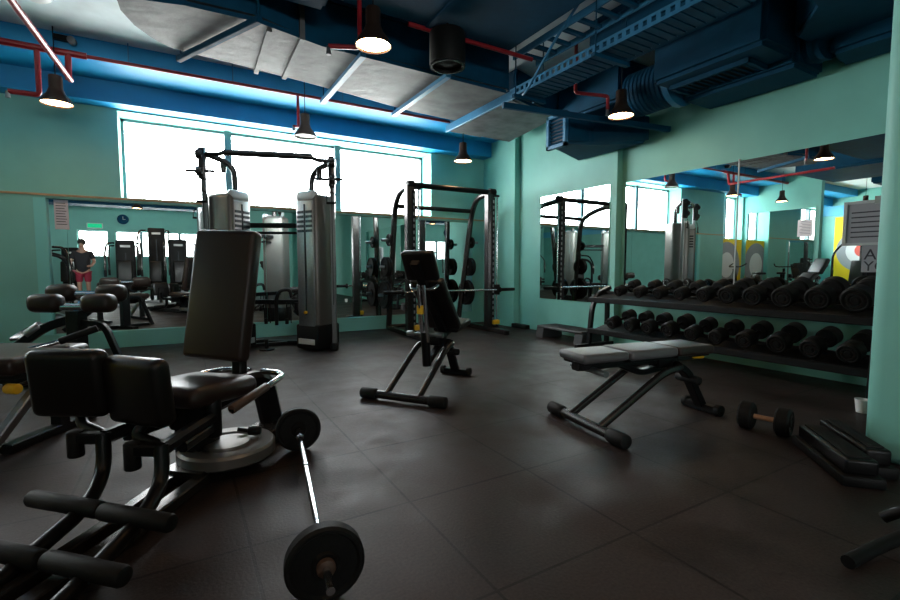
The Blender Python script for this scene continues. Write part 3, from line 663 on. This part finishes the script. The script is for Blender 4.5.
for s, x in ((1, .20), (-1, -.08)):
    b = nb(); box(b, (x, .515 if s > 0 else .455, .53 if s > 0 else .50), (.31, .085, .28), (math.radians(-6), 0, math.radians(14 if s > 0 else -4)), .035, 5); obj('knee_pad', b, 'vinyl', t, 60)
    b = nb(); box(b, (x, .44 if s > 0 else .39, .47), (.18, .03, .18), (0, 0, math.radians(12 * s)), .008); obj('pad_bracket', b, 'matte', t)
    xa, ya, za = (.06, .50, .31) if s > 0 else (-.23, .50, .29)
    xp, yp = (.12, .08) if s > 0 else (-.14, .13)
    b = nb(); cyl(b, (xp, yp, .20), (xp, yp, .40), .036, bev=.008); obj('pivot_sleeve', b, 'black', t)
    b = nb(); tube(b, [(xp, yp, .30), (xa, ya, za)], sec=rect_sec(.055, .055, .015)); tube(b, [(xp, yp, .25), (xa, ya - .1, za - .03)], sec=rect_sec(.035, .04)); obj('swing_arm', b, 'black', t)
    b = nb(); tube(b, [(xa, ya - .02, za), (x + .02, ya - .03, za + .03), (x + .06 * s, .42 if s > 0 else .38, .45)], .022, .04); obj('pad_stem', b, 'black', t)
    xs = .17 if s > 0 else -.12
    b = nb(); tube(b, [(xa, ya, za), (xs, ya + .03, za)], sec=rect_sec(.045, .045)); obj('cross_arm', b, 'black', t)
    b = nb(); cyl(b, (xs, ya + .03, za + .03), (xs, ya + .03, za - .08), .03, bev=.008); obj('arm_stop', b, 'rubber', t)
    xl = -.045 if s > 0 else -.31
    b = nb(); tube(b, [(xa, ya, za + .02), (xa - .02, ya + .02, .18), (xl, .655, .115), (xl - .07, .93, .07), (xl - .11, 1.15, .03)], .027, .10); obj('leg_tube', b, 'black', t)
    for c, yy, zz in (((.01, .69, .135), (-.03, .915, .10)) if s > 0 else ((-.32, .695, .135), (-.37, .91, .10))):
        b = nb(); cyl(b, (c - (.17 if s > 0 else .155), yy, zz), (c + (.175 if s > 0 else .155), yy, zz), .031, bev=.012, n=20); obj('foot_roller', b, 'rubber', t)
b = nb(); tube(b, [(-.14, .2, .03), (-.22, .62, .03), (-.30, 1.2, .03)], sec=rect_sec(.06, .05), fil=.1); obj('floor_rail', b, 'gun', t)
b = nb(); tube(b, [(.0, .2, .03), (-.10, .62, .03), (-.20, 1.25, .03)], sec=rect_sec(.05, .05), fil=.1); obj('floor_rail', b, 'gun', t)

# ------------------------------------------------------------------ barbell on the floor
t = thing('barbell', 'short fixed barbell with black round plates lying in the left foreground', 'barbell', (.52, 2.53, .118))
P0, P1 = V((0, 0, 0)), V((-.175, -1.17, 0)); ax = (P1 - P0).normalized()
b = nb(); cyl(b, P0 - ax * .10, P1 + ax * .16, .0125, n=20); obj('bar', b, 'chrome', t)
obj('collar', cyl(nb(), P1 - ax * .12, P1, .019, n=20, bev=.003), 'chrome', t); obj('end_nut', cyl(nb(), P1, P1 + ax * .065, .028, n=20, bev=.005), 'grip', t); obj('collar', cyl(nb(), P0, P0 + ax * .12, .019, n=20, bev=.003), 'chrome', t); obj('grip_ring', cyl(nb(), P0 + ax * .48, P0 + ax * .50, .017), 'chrome', t)
b = nb(); plate_bm(b, P0 - ax * .045, ax, .117, .045, .014); obj('plate', b, 'rubber', t)
b = nb(); plate_bm(b, P1 - ax * .0, ax, .117, .045, .014); obj('plate', b, 'rubber', t)

# ------------------------------------------------------------------ dumbbells
def dumbbell(name, r, hl, gap, hm='matte'):
    """axis along local x, centre of the handle at the origin"""
    t = bpy.data.objects.new(name, None); COL.objects.link(t); t.empty_display_size = .05
    for s in (-1, 1):
        b = nb(); lathe(b, [(0, 0), (r - .014, 0), (r, .012), (r, hl - .012), (r - .012, hl), (r * .80, hl), (r * .76, hl - .005), (r * .3, hl - .005), (r * .27, hl), (0, hl)], (s * gap / 2, 0, 0), (s, 0, 0), 28); h = obj('weight_head', b, 'rubber', t)
        obj('head_ring', lathe(nb(), [(r * .44, 0), (r * .44, .003), (r * .62, .003), (r * .62, 0), (r * .44, 0)], (s * (gap / 2 + hl - .005), 0, 0), (s, 0, 0), 24), 'gun', h)
    b = nb(); cyl(b, (-gap / 2, 0, 0), (gap / 2, 0, 0), .015); obj('handle', b, hm, t); return t

ORD = ['first', 'second', 'third', 'fourth', 'fifth', 'sixth', 'seventh', 'eighth', 'ninth', 'tenth']
TILT = math.radians(14)
def place_db(t, x, y, z, lab, grp):
    t.location = (x, y, z); t.rotation_euler = (0, -TILT, random.uniform(-.05, .05)); tag(t, lab, 'dumbbell', grp)
UY = [3.63, 3.36, 3.11, 2.86, 2.62, 2.40, 2.18, 1.94, 1.70, 1.46]
LY = [3.70, 3.46, 3.23, 2.98, 2.73, 2.48, 2.23, 1.97, 1.72, 1.48]
UR = [.058, .060, .062, .064, .071, .080, .082, .086, .092, .096]
LR = [.070, .072, .073, .076, .070, .070, .076, .082, .078, .078]
for k in range(10):
    place_db(dumbbell('dumbbell', UR[k], .125, .13), 4.50, UY[k], .655 + UR[k] + .045, '%s round black dumbbell from the far end of the upper rack shelf' % ORD[k], 'dumbbells on the upper shelf')
    place_db(dumbbell('dumbbell', LR[k], .13, .13), 4.50, LY[k], .268 + LR[k] + .045, '%s round black dumbbell from the far end of the lower rack shelf' % ORD[k], 'dumbbells on the lower shelf')
t = thing('dumbbell_rack', 'long black two tier dumbbell rack along the right wall', 'rack', (0, 0, 0))
for nm, z in (('upper_shelf', .64), ('lower_shelf', .255)):
    b = nb(); dz = math.tan(TILT)
    for x in (4.37, 4.63):
        tube(b, [(x, 1.32, z + (x - 4.5) * dz), (x, 4.06, z + (x - 4.5) * dz)], sec=rect_sec(.05, .045))
    box(b, (4.50, 2.69, z - .01), (.30, 2.72, .012), (0, -TILT, 0)); tube(b, [(4.33, 1.32, z - .04), (4.33, 4.06, z - .04)], sec=rect_sec(.02, .06)); obj(nm, b, 'matte', t)
for y in (1.30, 4.08):
    b = nb(); fx = .14 if y > 3 else 0; tube(b, [(4.22 + fx, y, .03), (4.27 + fx, y, .50), (4.36 + fx, y, .66), (4.72, y, .74)], sec=rect_sec(.055, .05), fil=.15, ref=(0, 1, 0)); obj('end_frame', b, 'black', t)
    b = nb(); tube(b, [(4.15, y, .025), (4.78, y, .025)], sec=rect_sec(.06, .05)); obj('foot_bar', b, 'black', t)
    b = nb(); tube(b, [(4.68, y, .04), (4.68, y, .70)], sec=rect_sec(.05, .05)); obj('rear_post', b, 'black', t)

t = dumbbell('dumbbell', .084, .075, .115, 'wood'); t.location = (3.03, 1.42, .084); t.rotation_euler = (0, 0, math.radians(102))
tag(t, 'single round dumbbell with copper coloured handle lying on the floor', 'dumbbell')

# ------------------------------------------------------------------ steps, cup, small things
def stepper(label, loc, rz, L=.62, W=.25, m='matte', h=.10, n=2, grp=None):
    t = thing('aerobic_step', label, 'step', loc, rz, grp)
    b = nb(); box(b, (0, 0, h - .018), (L, W, .036), None, .014, 3); obj('platform', b, m, t)
    b = nb(); 
    for k in range(9): span(b, (-L / 2 + .05, -W / 2 + .03 + k * (W - .06) / 8 - .003, h), (L / 2 - .05, -W / 2 + .03 + k * (W - .06) / 8 + .003, h + .003))
    obj('grip_strip', b, 'rubber', t)
    for s in (-1, 1):
        b = nb(); lw = .14
        prism(b, [(-W / 2 - .01, 0), (W / 2 + .01, 0), (W / 2 - .015, h - .03), (-W / 2 + .015, h - .03)], lw, lambda p, hh: V((hh, p[0], p[1])), (s * (L / 2 - lw + .01) if s > 0 else -L / 2 - .01)); obj('foot_block', b, m, t)
    return t
def riser(label, loc, rz, L, W, h):
    t = thing('aerobic_step', label, 'step', loc, rz, 'black steps')
    b = nb(); box(b, (0, 0, h * .2), (L + .05, W + .04, h * .4), None, .012, 2); obj('base_block', b, 'matte', t)
    b = nb(); box(b, (0, 0, h * .66), (L, W, h * .56), None, .014, 3); obj('upper_block', b, 'black', t)
    b = nb(); box(b, (0, 0, h * .96), (L - .05, W - .04, .012), None, .004, 2); obj('top_mat', b, 'rubber', t)
d45 = math.radians(43.5)
riser('low black aerobic step on the floor next to the pillar, the one nearer the camera', (2.83, 1.0, 0), d45, .50, .13, .13)
riser('low black aerobic step lying between the pillar and its twin', (3.005, .99, 0), d45, .46, .11, .14)
stepper('grey aerobic step platform on the floor under the corner mirror', (4.57, 4.66, 0), math.radians(90), .86, .36, 'greyplastic', .17)
b = nb(); box(b, (4.76, 5.92, .035), (.10, .36, .07), (0, 0, .02), .015); tag(obj('foam_block', b, 'rubber'), 'flat black block on the floor at the foot of the corner wall', 'block')
t = thing('paper_cup', 'small white cup standing on the floor by the pillar', 'cup', (4.02, 1.28, 0))
b = nb(); lathe(b, [(0, 0), (.030, 0), (.034, .002), (.043, .085), (.046, .087), (.046, .092), (.041, .092), (.032, .006), (0, .006)], n=28); obj('cup_body', b, 'white', t)
t = thing('equipment_stand', 'black curved foot of a gym stand at the lower right edge', 'stand', (2.28, .56, 0))
b = nb(); tube(b, [(-.40, .05, .022), (-.22, .03, .03), (-.05, -.02, .06), (.10, -.08, .07)], .022, .12); obj('leg', b, 'matte', t)
b = nb(); tube(b, [(.06, .10, .022), (.07, .03, .09), (.10, -.08, .10)], .02, .06); obj('leg', b, 'matte', t)
b = nb(); tube(b, [(.36, -.20, .022), (.22, -.13, .05), (.10, -.08, .07)], .022, .06); obj('leg', b, 'matte', t)
b = nb(); cyl(b, (.10, -.08, .05), (.10, -.08, .45), .03, bev=.006); obj('post', b, 'matte', t)

# ------------------------------------------------------------------ left side equipment
t = thing('back_extension_bench', 'black back extension bench with two rows of brown roller pads at the far left', 'gym machine', (-.80, 5.08, 0), math.radians(-30))
for nm, y, z, L in (('hip', -.05, .69, .27), ('rear', .22, .76, .25)):
    for s in (-1, 1):
        b = nb(); c = s * .225 + (.015 if nm == 'hip' else -.07)
        box(b, (c, y, z), (L, .15, .16), None, .06, 4); obj('hip_pad' if nm == 'hip' else 'thigh_pad', b, 'brown', t, 60)
b = nb(); tube(b, [(0, 0, .05), (0, 0, .62)], sec=rect_sec(.11, .11)); obj('centre_post', b, 'black', t)
b = nb(); cyl(b, (-.12, -.05, .66), (.12, -.05, .66), .03); cyl(b, (-.14, .2, .75), (.14, .2, .75), .035); tube(b, [(0, 0, .60), (0, .2, .75)], sec=rect_sec(.08, .06)); obj('pad_axle', b, 'chrome', t)
b = nb(); tube(b, [(0, .0, .56), (-.25, -.05, .48), (-.75, -.2, .05)], sec=rect_sec(.07, .07), fil=.1); obj('incline_rail', b, 'black', t)
b = nb(); cyl(b, (-.26, -.05, .50), (-.36, -.08, .42), .045, bev=.008); obj('adjust_sleeve', b, 'steel', t)
b = nb(); tube(b, [(0, 0, .52), (.24, .0, .50), (.38, .05, .04)], sec=rect_sec(.05, .05), fil=.08); obj('side_leg', b, 'black', t)
b = nb(); tube(b, [(-.45, -.2, .03), (.45, -.2, .03)], sec=rect_sec(.07, .05)); tube(b, [(0, -.3, .03), (0, .3, .03)], sec=rect_sec(.08, .05)); obj('base_bar', b, 'black', t)
b = nb(); box(b, (-.42, .0, .42), (.18, .2, .03), (.4, 0, 0), .008); obj('foot_plate', b, 'gun', t)

t = thing('leg_curl_bench', 'low black bench with a wide brown pad running out of the left edge', 'gym machine', (-1.02, 3.66, 0), math.radians(-30))
b = nb(); box(b, (-.10, .06, .46), (.96, .56, .10), None, .035, 4); obj('long_pad', b, 'brown', t, 60)
b = nb(); box(b, (-.10, .06, .40), (.9, .46, .03), None, .006); obj('pad_board', b, 'matte', t)
b = nb(); tube(b, [(-.4, .0, .36), (.45, .0, .36)], sec=rect_sec(.07, .07)); tube(b, [(-.3, 0, .36), (-.3, 0, .04)], sec=rect_sec(.07, .07)); tube(b, [(.35, .1, .36), (.35, .1, .04)], sec=rect_sec(.07, .07)); obj('frame', b, 'black', t)
b = nb(); tube(b, [(.35, -.25, .03), (.35, .35, .03)], sec=rect_sec(.07, .05)); tube(b, [(-.3, -.35, .03), (-.3, .35, .03)], sec=rect_sec(.07, .05)); obj('base_bar', b, 'black', t)
b = nb(); cyl(b, (.33, -.20, .345), (.40, -.21, .345), .028, bev=.006); obj('release_knob', b, 'yellow', t)
b = nb(); tube(b, [(.42, -.04, .37), (.42, -.12, .33), (.33, -.34, .03)], sec=rect_sec(.05, .05), fil=.05); obj('front_tube', b, 'steel', t)
b = nb(); cyl(b, (.345, -.20, .345), (.35, .0, .36), .012); obj('knob_shaft', b, 'black', t)
b = nb(); tube(b, [(.16, .13, .50), (.27, .20, .53), (.43, .31, .60)], .015, .05); h = obj('side_handle', b, 'chrome', t)
b = nb(); cyl(b, (.28, .207, .534), (.44, .317, .604), .022, bev=.006); obj('handle_grip', b, 'rubber', h)

# ------------------------------------------------------------------ machines seen in the mirrors
def stack_machine(label, loc, rz, tall=1.6, arch=False):
    t = thing('weight_machine', label, 'gym machine', loc, rz, 'machines behind the camera')
    b = nb(); box(b, (0, -.35, tall / 2), (.42, .22, tall - .04), None, .03, 3); sh = obj('stack_cover', b, 'matte', t)
    b = nb(); box(b, (0, -.235, tall - .18), (.22, .012, .06), None, .004); obj('badge_plate', b, 'shroudtop', sh)
    b = nb(); span(b, (-.012, -.242, .35), (.012, -.23, tall - .35)); obj('pin_slot', b, 'slots', sh)
    b = nb(); tube(b, [(-.26, -.3, .03), (-.26, .55, .03)], sec=rect_sec(.07, .06)); tube(b, [(.26, -.3, .03), (.26, .55, .03)], sec=rect_sec(.07, .06)); tube(b, [(-.35, .5, .03), (.35, .5, .03)], sec=rect_sec(.07, .06)); obj('base_frame', b, 'steel', t)
    b = nb(); tube(b, [(0, -.2, .4), (0, .30, .4), (0, .34, .05)], sec=rect_sec(.07, .07), fil=.08); obj('seat_post', b, 'steel', t)
    b = nb(); box(b, (0, .30, .47), (.36, .38, .08), None, .03, 3); obj('seat', b, 'vinyl', t, 60)
    b = nb(); box(b, (0, .06, .86), (.32, .08, .6), (.12, 0, 0), .03, 3); obj('backrest', b, 'vinyl', t, 60)
    for s in (-1, 1):
        b = nb(); tube(b, [(s * .25, -.3, tall - .1), (s * .36, .05, tall - .12), (s * .38, .35, tall - .42), (s * .38, .35, .75)], .025, .15); a = obj('press_arm', b, 'gun', t)
        b = nb(); cyl(b, (s * .38, .35, .75), (s * .38, .35, .92), .03, bev=.006); obj('arm_grip', b, 'rubber', a)
    if arch:
        b = nb(); tube(b, [(-.4, .2, .04), (-.4, .2, 1.25), (.4, .2, 1.25), (.4, .2, .04)], .04, .35); obj('arch_frame', b, 'black', t)
    return t
stack_machine('weight stack machine behind the camera, leftmost in the mirror', (-1.25, -.55, 0), 0, 1.72)
stack_machine('taller weight stack machine behind the camera in the middle of the mirror', (-.62, -1.75, 0), .1, 2.15)
stack_machine('weight stack machine behind the camera beside the tall one', (-.02, -.65, 0), -.1, 1.78)
stack_machine('weight stack machine far behind the camera near the exit sign', (-2.9, -3.5, 0), .1, 1.6)
stack_machine('weight stack machine far behind the camera under the clock', (-1.5, -3.3, 0), -.1, 1.75)
stack_machine('weight stack machine far behind the camera beside the white partition', (.75, -2.9, 0), 0, 1.7)
stack_machine('arched weight machine beyond the left picture edge', (-2.35, 2.3, 0), math.radians(-20), 1.5, True)
stack_machine('weight stack machine far back on the left', (-3.6, -1.6, 0), .3, 1.7)
stack_machine('black weight machine standing before the yellow mural', (-4.75, 4.9, 0), math.radians(-70), 1.75)
t = thing('exercise_bike', 'black exercise bike standing before the yellow ring mural', 'exercise bike', (-2.75, 6.45, 0), math.radians(20))
b = nb(); tube(b, [(-.45, 0, .05), (0, 0, .28), (.35, 0, .35), (.45, 0, .95)], sec=rect_sec(.06, .06), fil=.1); tube(b, [(-.15, 0, .25), (-.28, 0, .80)], sec=rect_sec(.05, .05)); obj('frame', b, 'black', t)
b = nb(); lathe(b, [(0, 0), (.2, 0), (.22, .02), (.22, .05), (.2, .07), (0, .07)], (.25, -.035, .28), (0, 1, 0), 28); obj('flywheel', b, 'gun', t)
b = nb(); box(b, (-.29, 0, .83), (.26, .2, .06), None, .025, 3); obj('saddle', b, 'vinyl', t)
b = nb(); tube(b, [(.3, -.22, 1.08), (.45, -.2, 1.0), (.45, .2, 1.0), (.3, .22, 1.08)], .016, .08); obj('handlebar', b, 'black', t)
b = nb(); tube(b, [(-.45, -.25, .03), (-.45, .25, .03)], sec=rect_sec(.06, .05)); tube(b, [(.45, -.25, .03), (.45, .25, .03)], sec=rect_sec(.06, .05)); obj('foot_bar', b, 'black', t)
t = thing('water_dispenser', 'slim white water dispenser by the partition behind the camera', 'dispenser', (2.02, -3.05, 0))
b = nb(); box(b, (0, 0, .5), (.3, .3, 1.0), None, .02, 3); obj('cabinet', b, 'white', t)
b = nb(); box(b, (0, .13, .88), (.22, .08, .14), None, .01); obj('tap_recess', b, 'slots', t)

# person reflected in the mirror
def skin_body(name, joints, edges, m, parent=None, sub=2):
    me = bpy.data.meshes.new(name); me.from_pydata([j[0] for j in joints], edges, []); o = bpy.data.objects.new(name, me); COL.objects.link(o)
    me.materials.append(M[m]); sk = o.modifiers.new('skin', 'SKIN'); ss = o.modifiers.new('sub', 'SUBSURF'); ss.levels = sub; ss.render_levels = sub
    for i, j in enumerate(joints):
        r = j[1] if isinstance(j[1], tuple) else (j[1], j[1]); me.skin_vertices[0].data[i].radius = r
    me.skin_vertices[0].data[0].use_root = True; sk.use_smooth_shade = True
    if parent is not None: o.parent = parent
    return o
t = thing('person', 'person in a dark top and red shorts standing among the machines, seen in the mirror', 'person', (-2.35, -2.2, 0), .1)
J = [((0, 0, .93), (.15, .11)), ((0, 0, 1.12), (.13, .10)), ((0, .01, 1.36), (.16, .10)), ((0, .01, 1.47), (.06, .06)), ((0, .03, 1.53), (.055, .055)), ((0, .04, 1.60), (.075, .09)), ((0, .03, 1.69), (.07, .085)),
     ((.17, 0, 1.39), .055), ((.27, .02, 1.14), .042), ((.24, .24, 1.02), .034), ((.23, .32, 1.03), .03),
     ((-.17, 0, 1.39), .055), ((-.27, .02, 1.14), .042), ((-.24, .24, 1.02), .034), ((-.23, .32, 1.03), .03),
     ((.09, 0, .86), .085), ((.10, .02, .48), .056), ((.10, 0, .09), .038), ((.10, .13, .035), .034),
     ((-.09, 0, .86), .085), ((-.10, .02, .48), .056), ((-.10, 0, .09), .038), ((-.10, .13, .035), .034)]
E_ = [(0, 1), (1, 2), (2, 3), (3, 4), (4, 5), (5, 6), (2, 7), (7, 8), (8, 9), (9, 10), (2, 11), (11, 12), (12, 13), (13, 14), (0, 15), (15, 16), (16, 17), (17, 18), (0, 19), (19, 20), (20, 21), (21, 22)]
for hand, sg in ((10, 1), (14, -1)):
    hx_, hy_, hz_ = J[hand][0]
    for k, (dx, L) in enumerate(((-.03, .075), (-.01, .085), (.01, .08), (.03, .062))):
        a = len(J); J.append(((hx_ + dx, hy_ + .035, hz_), .010)); J.append(((hx_ + dx, hy_ + .035 + L * .55, hz_ - .012), .009)); J.append(((hx_ + dx, hy_ + .03 + L * .85, hz_ - .04), .008))
        E_ += [(hand, a), (a, a + 1), (a + 1, a + 2)]
    a = len(J); J.append(((hx_ - sg * .045, hy_ - .005, hz_ + .005), .010)); J.append(((hx_ - sg * .06, hy_ + .04, hz_ - .015), .009)); E_ += [(hand, a), (a, a + 1)]
a = len(J); J.append(((0, .135, 1.60), .014)); E_ += [(5, a)]                     # nose
skin_body('body', J, E_, 'skin', t)
for sx in (-1, 1):
    obj('eye', lathe(nb(), [(0, -.012), (.009, -.006), (.012, 0), (.009, .006), (0, .012)], (sx * .032, .118, 1.635), (0, 1, 0), 12), 'hair', t)
obj('mouth', box(nb(), (0, .122, 1.555), (.045, .012, .010), None, .003), 'shirt', t)
skin_body('top', [((0, 0, .80), (.19, .155)), ((0, 0, 1.12), (.185, .15)), ((0, .01, 1.38), (.19, .14)), ((.18, 0, 1.39), .08), ((.25, .01, 1.20), .068), ((-.18, 0, 1.39), .08), ((-.25, .01, 1.20), .068)], [(0, 1), (1, 2), (2, 3), (3, 4), (2, 5), (5, 6)], 'darktop', t)
skin_body('shorts', [((0, 0, .93), (.19, .145)), ((.09, 0, .84), .10), ((.10, .02, .55), .085), ((-.09, 0, .84), .10), ((-.10, .02, .55), .085)], [(0, 1), (1, 2), (0, 3), (3, 4)], 'shirt', t)
b = nb(); lathe(b, [(0, 0), (.06, -.01), (.092, -.06), (.094, -.11), (.08, -.16), (0, -.17)], (0, .0, 1.775), (0, -.25, 1), 20); obj('hair', b, 'hair', t)

# ------------------------------------------------------------------ light, world, camera
w = bpy.data.worlds.new('sky'); SC.world = w; w.use_nodes = True
wt = w.node_tree; bg = wt.nodes['Background']; bg.inputs[1].default_value = 1.0
tcw = wt.nodes.new('ShaderNodeTexCoord'); spw = wt.nodes.new('ShaderNodeSeparateXYZ'); rw = wt.nodes.new('ShaderNodeValToRGB'); mrw = wt.nodes.new('ShaderNodeMapRange')
mrw.inputs[1].default_value = -1; mrw.inputs[2].default_value = 1
wt.links.new(tcw.outputs['Generated'], spw.inputs[0]); wt.links.new(spw.outputs[2], mrw.inputs[0]); wt.links.new(mrw.outputs[0], rw.inputs[0])
vw = wt.nodes.new('ShaderNodeVectorMath'); vw.operation = 'SCALE'; vw.inputs[3].default_value = 60.0
wt.links.new(rw.outputs[0], vw.inputs[0]); wt.links.new(vw.outputs[0], bg.inputs[0])
rw.color_ramp.elements[0].position = .44; rw.color_ramp.elements[0].color = (.43, .43, .415, 1)     # sunlit pale terrace outside
rw.color_ramp.elements[1].position = .53; rw.color_ramp.elements[1].color = (.47, .475, .48, 1)     # bright overcast sky
def portal(name, loc, rot, sx, sy):
    l = bpy.data.lights.new(name, 'AREA'); l.shape = 'RECTANGLE'; l.size = sx; l.size_y = sy; l.cycles.is_portal = True
    o = bpy.data.objects.new(name, l); COL.objects.link(o); o.location = loc; o.rotation_euler = rot
for i, (a, b, z0, z1) in enumerate(((WX0, WX1, WZ0, WZ1), (-3.55, -2.45, 1.75, 2.9), (-7.6, -4.4, 1.75, 2.9))):  # last opening belongs to the added window
    portal('daylight', ((a + b) / 2, 7.40, (z0 + z1) / 2), (-PI / 2, 0, 0), b - a, z1 - z0)
for a, b in ((-3.0, -2.15), (-1.95, 1.2)):
    portal('daylight', ((a + b) / 2, -6.1, 1.8), (PI / 2, 0, 0), b - a, .9)

cd = bpy.data.cameras.new('camera'); cam = bpy.data.objects.new('camera', cd); COL.objects.link(cam)
cd.sensor_fit = 'HORIZONTAL'; cd.sensor_width = 36; cd.lens = 463 / 900 * 36; cd.clip_start = .02
cam.location = (0, 0, 1.0); cam.rotation_euler = (math.radians(90 - 4.1), 0, math.radians(-30.1)); SC.camera = cam
SC.view_settings.view_transform = 'Standard'; SC.view_settings.look = 'None'; SC.view_settings.gamma = 1; SC.view_settings.exposure = 0
SC.view_settings.use_curve_mapping = False
SC.cycles.max_bounces = 10; SC.cycles.diffuse_bounces = 5; SC.cycles.glossy_bounces = 5; SC.cycles.transparent_max_bounces = 12
SC.cycles.sample_clamp_indirect = 8
